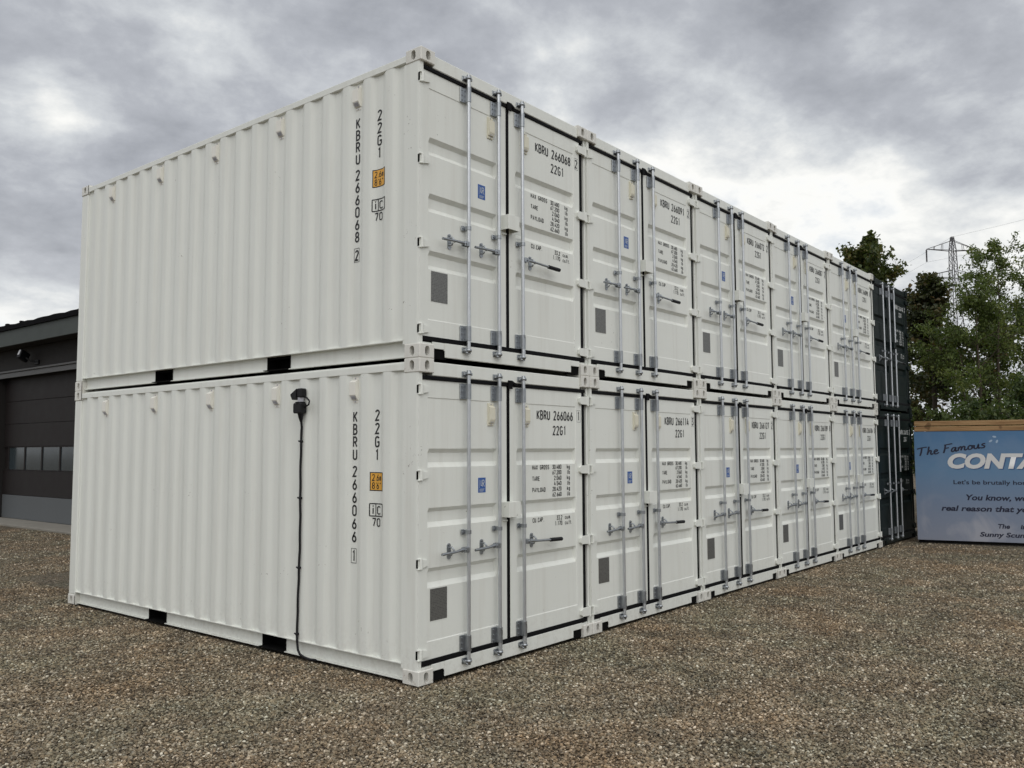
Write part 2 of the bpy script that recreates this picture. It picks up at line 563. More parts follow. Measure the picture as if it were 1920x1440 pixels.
def leaf_mesh(x0, x1, a, b, mat, name='door'):
    """pressed steel door leaf : frame, shallow centre panel, three deep horizontal swages"""
    sh = 0.005; dp = 0.036
    xs = [x0, a, a+0.006, a+0.022, b-0.022, b-0.006, b, x1]
    zs = [LZ[0], 0.320, 0.326]
    for lo, hi in reversed(RECS):
        zs += [lo, lo+0.040, hi-0.034, hi]
    zs += [2.268, 2.274, LZ[1]]
    inner = []
    for lo, hi in RECS:
        inner.append((lo+0.040, hi-0.034))

    def depth(i, j):
        x, z = xs[i], zs[j]
        if i in (0, 1, 6, 7) or z <= 0.3201 or z >= 2.2739:
            return 0.0
        d = sh
        for lo, hi in inner:
            if lo-1e-6 <= z <= hi+1e-6 and 3 <= i <= 4:
                d = dp
        return d
    mb = MB()
    nx, nz = len(xs), len(zs)
    v = [(xs[i], DOORY+depth(i, j), zs[j]) for j in range(nz) for i in range(nx)]
    f = [(j*nx+i, j*nx+i+1, (j+1)*nx+i+1, (j+1)*nx+i) for j in range(nz-1) for i in range(nx-1)]
    mb.add(v, f)
    # returned edges and back
    T = 0.055
    bx = [(x0, DOORY, LZ[0]), (x1, DOORY, LZ[0]), (x1, DOORY, LZ[1]), (x0, DOORY, LZ[1])]
    bk = [(p[0], DOORY+T, p[2]) for p in bx]
    mb.add(bx+bk, [(0, 4, 5, 1), (1, 5, 6, 2), (2, 6, 7, 3), (3, 7, 4, 0), (4, 7, 6, 5)])
    return mb.mesh(name, mat)


def build_template(dark):
    """returns the list of (part name, key, parent key, mesh, location, rotation) shared by every container of a colour"""
    P = M_DARK if dark else M_WHITE
    K = M_DCAST if dark else M_CAST
    T = []
    cnt = [0]

    def part(name, me, parent=None, loc=(0, 0, 0), rot=None, key=None):
        key = key or f'{name}{cnt[0]}'; cnt[0] += 1
        T.append((name, key, parent, me, loc, rot))
        return key
    # --- castings
    cm = casting_mesh('corner_casting', [K, M_HOLE])
    cmx = MB()
    inv = bpy.data.meshes.new('corner_casting')
    src = cm
    vv = [tuple(v.co) for v in src.vertices]; ff = [tuple(p.vertices) for p in src.polygons]; mm = [p.material_index for p in src.polygons]

    def mirrored(sx, sy):
        v2 = [((0.162-x) if sx else x, (0.178-y) if sy else y, z) for x, y, z in vv]
        f2 = [f[::-1] for f in ff] if sx != sy else ff
        me = bpy.data.meshes.new('corner_casting')
        me.from_pydata(v2, [], f2)
        me.materials.append(K); me.materials.append(M_HOLE)
        me.polygons.foreach_set('material_index', mm)
        return me
    for sx in (0, 1):
        for sy in (0, 1):
            me = cm if not (sx or sy) else mirrored(sx, sy)
            for z in (0, CH-0.118):
                part('corner_casting', me, None, ((CW-0.162)*sx, (CL-0.178)*sy, z))
    # --- corner posts (door end: folded section, set back behind the leaf ; far end: plain)
    for sx in (0, 1):
        mb = MB()
        if sx == 0:
            mb.prism([(0.006, 0.046), (0.012, 0.022), (0.050, 0.022), (0.050, 0.09), (0.10, 0.10), (0.10, 0.205), (0.030, 0.212), (0.006, 0.205)], 2, 0.118, CH-0.118)
        else:
            mb.prism([(2.375, 0.072), (2.402, 0.072), (2.404, 0.034), (2.426, 0.030), (2.432, 0.046), (2.432, 0.205), (2.40, 0.212), (2.34, 0.205), (2.34, 0.115), (2.375, 0.11)], 2, 0.118, CH-0.118)
        part('corner_post', mb.mesh('corner_post', P if dark else M_POST))
        mb = MB()
        xx = (0.006, 0.16) if sx == 0 else (CW-0.16, CW-0.006)
        mb.box((xx[0], CL-0.17, 0.118), (xx[1], CL-0.006, CH-0.118), 0.01)
        part('corner_post', mb.mesh('corner_post', P))
    # --- door header and sill
    mb = MB()
    mb.box((0.162, 0.016, 2.452), (CW-0.162, 0.120, 2.566), 0.006)
    mb.box((0.10, 0.12, 2.44), (CW-0.10, 0.17, 2.560), 0)
    part('door_header', mb.mesh('door_header', P))
    mb = MB()
    zt, zb = 0.142, 0.016
    xa, xb, xc, xd = 0.178, 0.312, CW-0.312, CW-0.178
    mb.box((xb, 0.016, zb+0.006), (xc, 0.026, zt), 0.004)
    mb.box((xb+0.03, 0.0265, zb+0.01), (xc-0.03, 0.075, zt-0.006))
    mb.box((0.162, 0.017, 0.086), (xb-0.001, 0.029, zt-0.001), 0.004)
    mb.box((xc+0.001, 0.017, 0.086), (CW-0.162, 0.029, zt-0.001), 0.004)
    mb.box((0.05, 0.030, 0.119), (CW-0.05, 0.15, zt-0.008))
    mb.prism([(xb-0.016, 0.087), (xb+0.001, 0.070), (xb+0.001, 0.087)], 1, 0.018, 0.0255)
    part('door_sill', mb.mesh('door_sill', P))
    mb = MB()
    mb.box((0.163, 0.0295, 0.006), (xb+0.028, 0.072, 0.118))  # solid near-black block, paints the shade of the deep recess
    part('lashing_recess', mb.mesh('lashing_recess', M_VOID))
    mb = MB()
    mb.box((xc-0.028, 0.0295, 0.006), (CW-0.163, 0.072, 0.118))
    part('lashing_recess', mb.mesh('lashing_recess', M_VOID))
    # --- rails of the long sides
    for sx in (0, 1):
        def mx_(x): return x if sx == 0 else CW-x
        mb = MB()
        a, b = sorted((mx_(0.006), mx_(0.066)))
        mb.box((a, 0.178, 2.496), (b, CL-0.178, 2.556), 0.004)
        part('top_rail', mb.mesh('top_rail', P))
        mb = MB()
        a, b = sorted((mx_(0.006), mx_(0.080)))
        mb.box((a, 0.19, 0.149), (b, CL-0.17, 0.156))
        wa, wb = sorted((mx_(0.066), mx_(0.074)))
        fa, fb = sorted((mx_(0.036), mx_(0.080)))
        yy = [0.17, 1.775, 2.135, 3.865, 4.225, CL-0.16]
        for i in (0, 2, 4):
            mb.box((wa, yy[i], 0.022), (wb, yy[i+1], 0.148))
            mb.box((fa, yy[i], 0.014), (fb, yy[i+1], 0.021))
        part('bottom_rail', mb.mesh('bottom_rail', P))
        for i in (1, 3):
            mb2 = MB()
            a, b = sorted((mx_(0.018), mx_(0.34)))
            mb2.box((a, yy[i]-0.006, 0.016), (b, yy[i+1]+0.006, 0.023))
            a, b = sorted((mx_(0.20), mx_(0.34)))
            mb2.box((a, yy[i]+0.001, 0.0231), (b, yy[i+1]-0.001, 0.148))
            for y in (yy[i]-0.0005, yy[i+1]-0.0055):
                a, b = sorted((mx_(0.058), mx_(0.20)))
                mb2.box((a, y, 0.0231), (b, y+0.006, 0.148))
            part('fork_pocket', mb2.mesh('fork_pocket', M_VOID))  # plates coloured near-black to paint the shade inside the pocket
        mb = MB()
        ys = wall_ys(0.206, CL-0.165)
        v = []
        for y in ys:
            for z in (0.152, 2.50):
                v.append((mx_(wall_x(y)), y, z))
        f = [(2*i, 2*i+1, 2*i+3, 2*i+2) for i in range(len(ys)-1)]
        if sx: f = [q[::-1] for q in f]
        mb.add(v, f, 0, True)
        part('side_wall', mb.mesh('side_wall', P))
    # --- roof, floor, far end
    mb = MB(); mb.box((0.05, 0.12, 2.552), (CW-0.05, CL-0.05, 2.572)); part('roof', mb.mesh('roof', P))
    mb = MB(); mb.box((0.09, 0.09, 0.125), (CW-0.09, CL-0.05, 0.1485)); part('floor', mb.mesh('floor', M_VOID))
    mb = MB()
    n = 17; v = []
    for i in range(n):
        x = 0.15+(CW-0.30)*i/(n-1)
        yq = CL-0.02-(0.04 if (i//2) % 2 else 0.0)
        v += [(x, yq, 0.14), (x, yq, 2.5)]
    mb.add(v, [(2*i, 2*i+2, 2*i+3, 2*i+1) for i in range(n-1)])
    mb.box((0.15, CL-0.10, 0.02), (CW-0.15, CL-0.02, 0.145)); mb.box((0.15, CL-0.10, 2.5), (CW-0.15, CL-0.02, 2.56))
    part('end_wall', mb.mesh('end_wall', P))
    # --- door leaves
    dl = part('door', leaf_mesh(*LEAF_L, 0.120, 1.004, P), key='doorL')
    dr = part('door', leaf_mesh(*LEAF_R, 1.268, 2.218, P), key='doorR')
    # gaskets: black seal showing round and between the leaves
    mb = MB()
    mb.box((0.053, 0.017, 2.4175), (1.14, 0.095, 2.4505), 0.004)
    mb.box((0.053, 0.017, 0.1425), (1.14, 0.095, 0.1825), 0.004)
    mb.box((1.1285, 0.022, 0.1835), (1.150, 0.085, 2.416), 0.004)
    mb.box((1.128, 0.002, 2.395), (1.188, 0.0150, 2.472), 0.004)
    mb.prism([(1.186, 2.448), (1.186, 2.471), (1.232, 2.450), (1.232, 2.430)], 1, 0.004, 0.0148)
    part('gasket', mb.mesh('gasket', M_GASK), dl)
    mb = MB()
    mb.box((1.141, 0.018, 2.4178), (2.372, 0.095, 2.4502), 0.004)
    mb.box((1.141, 0.018, 0.1428), (2.372, 0.095, 0.1822), 0.004)
    mb.box((1.1505, 0.026, 0.1838), (1.1695, 0.085, 2.4157), 0.003)
    mb.box((2.3185, 0.034, 0.1838), (2.374, 0.095, 2.4157), 0.003)
    part('gasket', mb.mesh('gasket', M_GASK), dr)
    # hinges
    for side, par in ((0, dl), (1, dr)):
        mb = MB()
        if side == 0:
            mb.prism([(0.050, -0.034), (0.122, -0.020), (0.122, 0.020), (0.050, 0.034)], 1, 0.014, 0.029)
            mb.tube([(0.036, 0.016, -0.040), (0.036, 0.016, 0.040)], 0.016, 10)
            mb.box((0.004, 0.010, -0.046), (0.036, 0.030, -0.034), 0.003)
            mb.box((0.004, 0.010, 0.034), (0.036, 0.030, 0.046), 0.003)
            mb.box((0.003, 0.023, -0.033), (0.018, 0.0385, 0.033), 0.002, 1)  # thin near-black box, painted shade for the gap behind the lug
        else:
            mb.prism([(2.420, -0.040), (2.275, -0.036), (2.255, -0.018), (2.255, 0.022), (2.275, 0.040), (2.420, 0.044)], 1, 0.002, 0.0285)
            mb.tube([(2.404, 0.012, -0.050), (2.404, 0.012, 0.052)], 0.016, 10)
            mb.box((2.392, 0.012, -0.048), (2.428, 0.032, -0.035), 0.003)
            mb.box((2.392, 0.012, 0.035), (2.428, 0.032, 0.048), 0.003)
        hm = mb.mesh('hinge', [P, M_VOID])
        for z in (2.337, 1.645, 0.945, 0.237):
            part('hinge', hm, par, (0, 0, z))
    # locking bars, guides, brackets, cams
    BY = -0.018
    bars = ((0.566, dl), (0.972, dl), (1.316, dr))
    mb = MB()
    mb.tube([(0, 0, 0.10), (0, 0, 2.497)], 0.0168, 14)
    bar = mb.mesh('locking_bar', M_GALV)
    mb = MB()                                     # cam end and keeper
    mb.tube([(0, 0, -0.030), (0, 0, -0.012), (0, 0, -0.008), (0, 0, 0.008), (0, 0, 0.012), (0, 0, 0.030)], [0.016, 0.016, 0.027, 0.027, 0.017, 0.017], 12)
    mb.box((-0.045, 0.004, -0.016), (-0.016, 0.030, 0.012), 0.004)
    mb.box((0.020, -0.006, -0.014), (0.046, 0.030, 0.010), 0.004)
    mb.box((-0.052, 0.026, -0.026), (0.052, 0.0340, 0.020), 0.003)
    mb.tube([(0.030, 0.010, 0.010), (0.018, -0.004, 0.024)], 0.008, 8)
    cam_ = mb.mesh('bar_cam', M_GALVD)
    mb = MB()                                     # long guide: bolted flange + half sleeve round the bar
    mb.box((-0.066, 0.034, -0.066), (-0.020, 0.046, 0.066), 0.004)
    mb.prism([(-0.024, 0.046), (-0.020, -0.008), (-0.010, -0.021), (0.010, -0.021), (0.021, -0.010), (0.024, 0.046)], 2, -0.064, 0.064)
    for z in (-0.044, 0.0, 0.044):
        mb.tube([(-0.045, 0.036, z), (-0.045, 0.027, z)], 0.0075, 8)
    guide = mb.mesh('bar_guide', M_GALVD)
    mb = MB()                                     # small clip bracket above the handle
    mb.box((-0.050, 0.034, -0.022), (-0.016, 0.046, 0.022), 0.004)
    mb.prism([(-0.024, 0.046), (-0.022, -0.010), (-0.010, -0.022), (0.010, -0.022), (0.023, -0.010), (0.024, 0.046)], 2, -0.016, 0.016)
    mb.tube([(-0.034, 0.036, 0.0), (-0.034, 0.026, 0.0)], 0.008, 8)
    brk = mb.mesh('bar_bracket', M_GALVD)
    # handles
    def handle_mesh(sgn, ln, grip):
        h = MB()
        h.box((min(0.012*sgn, 0.070*sgn), -0.024, -0.022), (max(0.012*sgn, 0.070*sgn), -0.010, 0.022), 0.004, 0)
        h.box((min(0.012*sgn, 0.070*sgn), 0.010, -0.022), (max(0.012*sgn, 0.070*sgn), 0.022, 0.022), 0.004, 0)
        h.tube([(0.050*sgn, -0.032, 0), (0.050*sgn, 0.030, 0)], 0.011, 10)
        end = ln if not grip else ln-0.17
        h.tube([(0.030*sgn, -0.002, 0.002), (0.10*sgn, -0.006, 0.002), (0.17*sgn, -0.020, -0.004), (end*sgn, -0.022, -0.012)], [0.013, 0.014, 0.011, 0.012], 8)
        if grip:
            h.tube([((end-0.004)*sgn, -0.022, -0.012), (ln*sgn, -0.024, -0.016)], 0.0185, 10, 1)
        return h.mesh('door_handle', [M_GALVD, M_BLACKP])
    h1 = handle_mesh(-1, 0.345, False); h3 = handle_mesh(1, 0.545, True)
    mb = MB()                                     # handle catch: oval plate, hook and keeper
    mb.prism(stadium(0, 0, 0.022, 0.066), 1, 0.004, 0.0115)
    mb.tube([(0, 0.008, 0.030), (0.006, -0.022, 0.034), (0.012, -0.040, 0.012), (0.018, -0.036, -0.010)], 0.0085, 8)
    mb.tube([(0, 0.006, -0.028), (0.004, -0.018, -0.030), (0.010, -0.022, -0.012)], 0.0085, 8)
    mb.tube([(0, 0.006, 0.052), (0, -0.004, 0.052)], 0.011, 8)
    catch = mb.mesh('handle_catch', M_GALVD)
    for i, (bx, par) in enumerate(bars):
        part('locking_bar', bar, par, (bx, BY, 0))
        part('bar_cam', cam_, par, (bx, BY, 2.492))
        part('bar_cam', cam_, par, (bx, BY, 0.100), (0, math.pi, 0))
        part('bar_guide', guide, par, (bx, BY, 2.342))
        part('bar_guide', guide, par, (bx, BY, 0.246))
        part('bar_bracket', brk, par, (bx, BY, 1.160))
        part('door_handle', h1 if i < 2 else h3, par, (bx, BY, 1.016))
    for cx, par in ((0.375, dl), (0.785, dl), (1.487, dr)):
        part('handle_catch', catch, par, (cx, DOORY-0.006, 1.014))
    if not dark:
        # wire seals tied through two of the lower guides
        for bx, par in ((0.972, dl), (1.316, dr)):
            mb = MB()
            mb.tube([(bx-0.020, -0.042, 0.312), (bx+0.004, -0.043, 0.285), (bx+0.034, -0.020, 0.262), (bx+0.040, -0.012, 0.20), (bx+0.040, -0.010, 0.13), (bx+0.030, -0.012, 0.108)], 0.0022, 6)
            part('seal_wire', mb.mesh('seal_wire', M_GALV), par)
    # welded lock box over the meeting edge
    mb = MB()
    mb.box((1.052, -0.062, 1.250), (1.215, -0.056, 1.384), 0.003)
    mb.box((1.052, -0.0555, 1.251), (1.058, 0.029, 1.383))
    mb.box((1.209, -0.0555, 1.251), (1.215, 0.029, 1.383))
    mb.box((1.0585, -0.0555, 1.378), (1.2085, 0.029, 1.384))
    mb.box((1.0585, -0.010, 1.290), (1.2085, 0.0205, 1.34))
    mb.box((1.070, 0.004, 1.212), (1.112, 0.0295, 1.226), 0.003)
    part('lock_box', mb.mesh('lock_box', P), dl)
    # passive vents on the doors
    mb = MB()
    mb.box((-0.036, -0.012, -0.10), (0.036, 0.010, -0.074), 0.003)
    mb.box((-0.036, -0.012, 0.078), (0.036, 0.010, 0.10), 0.003)
    mb.prism([(-0.024, -0.0745), (-0.034, -0.045), (-0.034, 0.060), (-0.010, 0.0785), (0.010, 0.0785), (0.010, -0.0745)], 0, -0.035, 0.035)
    for k in range(4):
        mb.box((-0.022, -0.0265-0.0012*k, -0.0715+0.006*k), (0.022, -0.0225, -0.0685+0.006*k), 0, 1)
    mb.tube([(0.0, -0.010, -0.088), (0.0, -0.016, -0.088)], 0.007, 8, 1)
    mb.tube([(0.0, -0.010, 0.089), (0.0, -0.016, 0.089)], 0.007, 8, 1)
    vm = mb.mesh('vent_cover', [P if dark else M_CREAM, M_VOID if dark else M_GREYP])
    part('vent_cover', vm, dl, (0.905, DOORY+0.005, 2.157))
    part('vent_cover', vm, dr, (1.408, DOORY+0.005, 2.157))
    # data plate and class sticker
    mb = MB(); mb.box((0, 0, 0), (0.195, 0.003, 0.252))
    pm = mb.mesh('data_plate', M_PLATE)
    if not dark:
        part('data_plate', pm, dl, (0.160, DOORY+0.0012, 0.480))
        mb = MB(); mb.box((0, 0, 0), (0.098, 0.001, 0.128), 0, 0)
        for poly in ([(0.036, 0.106), (0.036, 0.062), (0.054, 0.062)], [(0.054, 0.050), (0.054, 0.106), (0.074, 0.106), (0.080, 0.092), (0.074, 0.080), (0.056, 0.080)], [(0.062, 0.080), (0.082, 0.050)],
                     [(0.016, 0.112), (0.016, 0.040)], [(0.016, 0.030), (0.084, 0.030)], [(0.016, 0.021), (0.076, 0.021)], [(0.016, 0.012), (0.066, 0.012)]):
            v, f = ribbon(poly, 0.006 if len(poly) > 2 or poly[1][1] == 0.050 else 0.003)
            mb.add([(q[0], -0.0008, q[1]) for q in v], f, 1)
        part('class_sticker', mb.mesh('class_sticker', [M_BLUE, M_WINK]), dl, (0.745, DOORY+0.0035, 1.478))
    # printed weights, one piece for each heading and its figures
    pl = lambda u, z, k: (u, DOORY+0.0035-0.00008*(k % 14), z)
    h = 0.036; cwd = 0.0205; sw = 0.0074
    ink = M_WINK if dark else M_INK

    def figures(mb, txt, x, z):
        for ch in txt:
            if ch == '.':
                stroke_text(mb, '.', x-0.006, z, h, cwd, sw, pl); x += 0.014
            else:
                stroke_text(mb, ch, x, z, h, cwd, sw, pl); x += 0.0275

    rows = [('MAX GROSS', ('30.480', 'kg'), ('67.200', 'lb')), ('TARE', (' 2.060', 'kg'), (' 4.540', 'lb')), ('PAYLOAD', ('28.420', 'kg'), ('62.660', 'lb'))]
    for i, (a, *figs) in enumerate(rows):
        z = 1.662-0.105*i
        xw = 1.510
        for word in a.split():
            mb = MB(); stroke_text(mb, word, xw, z, h, cwd, sw, pl, 0.0298)
            part('heading_lettering', mb.mesh('heading_lettering', ink), dr)
            xw += 0.0298*(len(word)+1)
        for j, (b_, c) in enumerate(figs):
            mb = MB(); figures(mb, b_, 1.825, z-0.0525*j)
            part('figure_lettering', mb.mesh('figure_lettering', ink), dr)
            mb = MB(); stroke_text(mb, c, 2.065, z-0.0525*j, h, cwd, sw, pl, 0.027)
            part('unit_lettering', mb.mesh('unit_lettering', ink), dr)
    mb = MB(); stroke_text(mb, 'CU.CAP.', 1.512, 1.172, h, cwd, sw, pl, 0.0265)
    part('heading_lettering', mb.mesh('heading_lettering', ink), dr)
    for i, (b_, c) in enumerate((('33.2', 'cu.m.'), ('1.170', 'cu.ft.'))):
        z = 1.174-0.0525*i
        x = 1.985-sum(0.014 if ch == '.' else 0.0275 for ch in b_)
        mb = MB(); figures(mb, b_, x, z)
        part('figure_lettering', mb.mesh('figure_lettering', ink), dr)
        x = 2.025; mb = MB()
        for ch in c:
            stroke_text(mb, ch, x-(0.006 if ch == '.' else 0), z, h, cwd*0.9, 0.0066, pl); x += 0.012 if ch == '.' else 0.0245
        part('unit_lettering', mb.mesh('unit_lettering', ink), dr)
    return T


def number_parts(serial, check, ink, parent):
    """owner code and serial, boxed check digit, size code : three printed pieces on the right-hand door"""
    pl = lambda u, z, k: (u, DOORY+(0.0035 if u < 2.205 else -0.0010)-0.00008*(k % 14), z)
    mb = MB()
    k = stroke_text(mb, 'KBRU', 1.585, 2.135, 0.079, 0.040, 0.0140, pl, 0.0545)
    link('owner_code', mb.mesh('owner_code', ink), parent)
    mb = MB()
    stroke_text(mb, serial, 1.585+0.266, 2.135, 0.079, 0.040, 0.0140, pl, 0.0555, start=k)
    link('serial_number', mb.mesh('serial_number', ink), parent)
    mb = MB()
    k = stroke_text(mb, check, 2.250, 2.139, 0.079, 0.034, 0.0135, pl)
    v, f = ribbon([(2.237, 2.120), (2.237, 2.236), (2.299, 2.236), (2.299, 2.120), (2.237, 2.120)], 0.0028)
    mb.add([pl(q[0], q[1], k) for q in v], f)
    link('check_digit', mb.mesh('check_digit', ink), parent)
    mb = MB()
    stroke_text(mb, '22G1', 1.838, 1.991, 0.079, 0.040, 0.0140, pl, 0.0585)
    link('size_code', mb.mesh('size_code', ink), parent)


def side_marks(parent, serial, check):
    """vertical markings and stickers that follow the corrugation of the long side"""
    mb = MB()
    # v runs up, u runs towards the doors (so y = y0 - u)
    def pl(u, z, k):
        y = -u
        return (wall_x(y)-0.0020-0.00008*(k % 14), y, z)
    k = stroke_text(mb, 'KBRU', -0.836, 2.093, 0.082, 0.050, 0.0150, pl, 0.1075, vertical=True)
    link('owner_code', mb.mesh('owner_code', M_INK), parent)
    mb = MB()
    k = stroke_text(mb, serial, -0.836, 1.626, 0.082, 0.050, 0.0150, pl, 0.1105, vertical=True, start=k)
    link('serial_number', mb.mesh('serial_number', M_INK), parent)
    mb = MB()
    k = stroke_text(mb, check, -0.834, 0.911, 0.082, 0.042, 0.0150, pl, start=k)
    v, f = ribbon([(-0.846, 0.893), (-0.846, 1.014), (-0.782, 1.014), (-0.782, 0.893), (-0.846, 0.893)], 0.004)
    mb.add([pl(q[0], q[1], k) for q in v], f)
    link('check_digit', mb.mesh('check_digit', M_INK), parent)
    mb = MB()
    stroke_text(mb, '22G1', -0.556, 2.099, 0.082, 0.050, 0.0150, pl, 0.1110, vertical=True)
    link('size_code', mb.mesh('size_code', M_INK), parent)
    # height sticker : amber plate with black border, wrapped over the fold
    mb = MB()
    def strip(y0, y1, z0, z1, off, mi):
        ys = wall_ys(y0, y1)
        v = []
        for y in ys:
            v += [(wall_x(y)-off, y, z0), (wall_x(y)-off, y, z1)]
        mb.add(v, [(2*i, 2*i+1, 2*i+3, 2*i+2) for i in range(len(ys)-1)], mi)
    strip(0.440, 0.604, 1.508, 1.664, 0.0015, 1)
    strip(0.448, 0.596, 1.516, 1.656, 0.0022, 0)
    def pl2(u, z, k):
        y = -u
        return (wall_x(y)-0.0030-0.00008*(k % 14), y, z)
    k = 0
    for txt, z in (("2.6m", 1.594), ("8'6\"", 1.527)):
        x = -0.583
        for ch in txt:
            k = stroke_text(mb, ch, x, z, 0.050, 0.026, 0.0075, pl2, mi=1, start=k)
            x += 0.017 if ch in ".'" else 0.034
    link('height_sticker', mb.mesh('height_sticker', [M_YELL, M_INK]), parent)
    mb = MB()
    k = 0
    for poly in ([(-0.603, 1.300), (-0.603, 1.402), (-0.440, 1.402), (-0.440, 1.300), (-0.603, 1.300)], [(-0.541, 1.402), (-0.541, 1.300)]):
        v, f = ribbon(poly, 0.0085)
        # subdivide to follow the fold
        pts = [(poly[i], poly[i+1]) for i in range(len(poly)-1)]
        for p, q in pts:
            nn = 14 if p[1] == q[1] else 1
            ln = [(p[0]+(q[0]-p[0])*t/nn, p[1]+(q[1]-p[1])*t/nn) for t in range(nn+1)]
            v, f = ribbon(ln, 0.0085)
            mb.add([pl2(a[0], a[1], k) for a in v], f); k += 1
    k = stroke_text(mb, 'i', -0.590, 1.318, 0.075, 0.036, 0.011, pl2, start=k)
    k = stroke_text(mb, 'C', -0.524, 1.318, 0.062, 0.044, 0.010, pl2, start=k)
    k = stroke_text(mb, '7', -0.580, 1.218, 0.062, 0.040, 0.010, pl2, start=k)
    k = stroke_text(mb, '0', -0.526, 1.218, 0.062, 0.040, 0.010, pl2, start=k)
    link('code_lettering', mb.mesh('code_lettering', M_INK), parent)


def wall_vents(parent):
    mb = MB()
    mb.box((-0.004, -0.034, 0.085), (0.012, 0.034, 0.112), 0.003)
    mb.box((-0.004, -0.034, -0.112), (0.012, 0.034, -0.085), 0.003)
    mb.prism([(0.010, -0.0855), (-0.012, -0.0855), (-0.042, -0.044), (-0.042, 0.066), (-0.012, 0.0855), (0.010, 0.0855)], 1, -0.038, 0.038)
    for k in range(4):
        mb.box((-0.0225-0.0052*k, -0.027, -0.0805+0.0075*k), (-0.0140-0.0052*k, 0.027, -0.0760+0.0075*k), 0, 1)
    mb.tube([(-0.002, 0, 0.1), (-0.008, 0, 0.1)], 0.007, 8, 1)
    mb.tube([(-0.002, 0, -0.1), (-0.008, 0, -0.1)], 0.007, 8, 1)
    me = mb.mesh('vent_cover', [M_VENTW, M_GREYP])
    for k in range(5):
        y = 0.8095+4*PITCH_C*k
        link('vent_cover', me, parent, (wall_x(y), y, 2.365))


NUM = {(1, 0): ('266068', '2'), (1, 1): ('266091', '2'), (1, 2): ('266072', '2'), (1, 3): ('266087', '2'), (1, 4): ('266098', '0'),
       (0, 0): ('266066', '1'), (0, 1): ('266114', '3'), (0, 2): ('266127', '2'), (0, 3): ('266109', '8'), (0, 4): ('266104', '0')}
LAB = {(1, 0): 'white shipping container numbered 266068, top of the nearest corner stack', (0, 0): 'white shipping container numbered 266066 with black power lead, bottom of the nearest stack',
       (1, 1): 'white shipping container numbered 266091, upper row, second from the near corner', (0, 1): 'white shipping container numbered 266114, ground row, second from the near corner',
       (1, 2): 'white shipping container numbered 266072, upper row, middle of the five', (0, 2): 'white shipping container numbered 266127, ground row, middle of the five',
       (1, 3): 'white shipping container in the upper row, fourth from the near corner', (0, 3): 'white shipping container in the ground row, fourth from the near corner',
       (1, 4): 'white shipping container in the upper row, farthest, against the dark containers', (0, 4): 'white shipping container in the ground row, farthest, against the dark containers'}
TW = build_template(False)
TD = build_template(True)
STEP = 2.4405


def place_container(T, i, lev, label, group, jit):
    root = bpy.data.objects.new('shipping_container', None)
    COL.objects.link(root)
    root.location = (i*STEP+jit[0], jit[1], lev*CH)
    tag(root, label, 'container', group)
    objs = {}
    for name, key, par, me, loc, rot in T:
        objs[key] = link(name, me, objs[par] if par else root, loc, rot)
    return root, objs


for lev in (0, 1):
    for i in range(5):
        jit = (0, 0) if i == 0 else (random.uniform(-0.0006, 0.0006), random.uniform(-0.006, 0.008))
        root, objs = place_container(TW, i, lev, LAB[(lev, i)], 'white containers stacked two high', jit)
        number_parts(*NUM[(lev, i)], M_INK, objs['doorR'])
        if i == 0:
            side_marks(root, *NUM[(lev, i)])
            wall_vents(root)
for lev in (0, 1):
    root, objs = place_container(TD, 5, lev, 'dark green shipping container at the row end, ' + ('top of its stack' if lev else 'bottom of its stack beside the sign'),
                                 'dark containers at the end of the row', (0.004, 0.01+0.006*lev))
    number_parts('266140' if lev else '266153', '2', M_WINK, objs['doorR'])


# ------------------------------------------------------------------ power lead on the side wall
root = bpy.data.objects.new('power_lead', None); COL.objects.link(root)
LY = 1.493
root.location = (0.008, LY, 0)
tag(root, 'black power socket with open cap and cable clipped down the white container side', 'cable')
mb = MB()                                             # wall inlet, grey collar and black housing
mb.tube([(-0.034, 0.0, 2.262), (-0.034, 0.0, 2.335)], 0.030, 16)
link('socket_collar', mb.mesh('socket_collar', M_GREYP), root)
mb = MB()
mb.box((-0.080, -0.052, 2.182), (-0.004, 0.060, 2.276), 0.010)
mb.tube([(-0.040, 0.0, 2.264), (-0.040, 0.0, 2.286)], 0.046, 18)
link('socket_body', mb.mesh('socket_body', M_BLACKP), root)
mb = MB()                                             # hinged cap, tipped open
mb.box((-0.072, -0.048, 2.326), (-0.004, 0.020, 2.408), 0.010)
mb.prism([(0.012, 2.404), (0.100, 2.356), (0.074, 2.306), (0.020, 2.326)], 0, -0.078, -0.010)
mb.tube([(-0.044, 0.030, 2.375), (-0.044, 0.092, 2.338)], [0.030, 0.036], 14)
link('socket_cap', mb.mesh('socket_cap', M_BLACKP), root)
mb = MB()
mb.tube([(-0.030, -0.040, 2.335), (-0.030, -0.085, 2.318), (-0.030, -0.118, 2.290), (-0.030, -0.108, 2.258), (-0.030, -0.046, 2.236)], 0.0075, 8)
link('cap_strap', mb.mesh('cap_strap', M_BLACKP), root)
mb = MB()
mb.tube([(-0.040, -0.008, 2.190), (-0.036, -0.004, 2.150), (-0.026, 0.002, 2.105)], [0.030, 0.022, 0.011], 12)
link('cable_gland', mb.mesh('cable_gland', M_BLACKP), root)
path = [(-0.026, 0.002, 2.11)]
for k in range(1, 40):
    z = 2.11-(2.11-0.16)*k/39
    path.append((-0.013-0.004*abs(math.sin(k*0.55)), 0.006+0.020*(k/39)+0.006*math.sin(k*0.22), z))
path += [(-0.012, 0.028, 0.12), (-0.012, 0.018, 0.075), (-0.012, -0.010, 0.043), (-0.010, -0.060, 0.026), (0.004, -0.120, 0.012), (0.03, -0.19, 0.010)]
mb = MB(); mb.tube(path, 0.0105, 8)
link('cable', mb.mesh('cable', M_BLACKP), root)
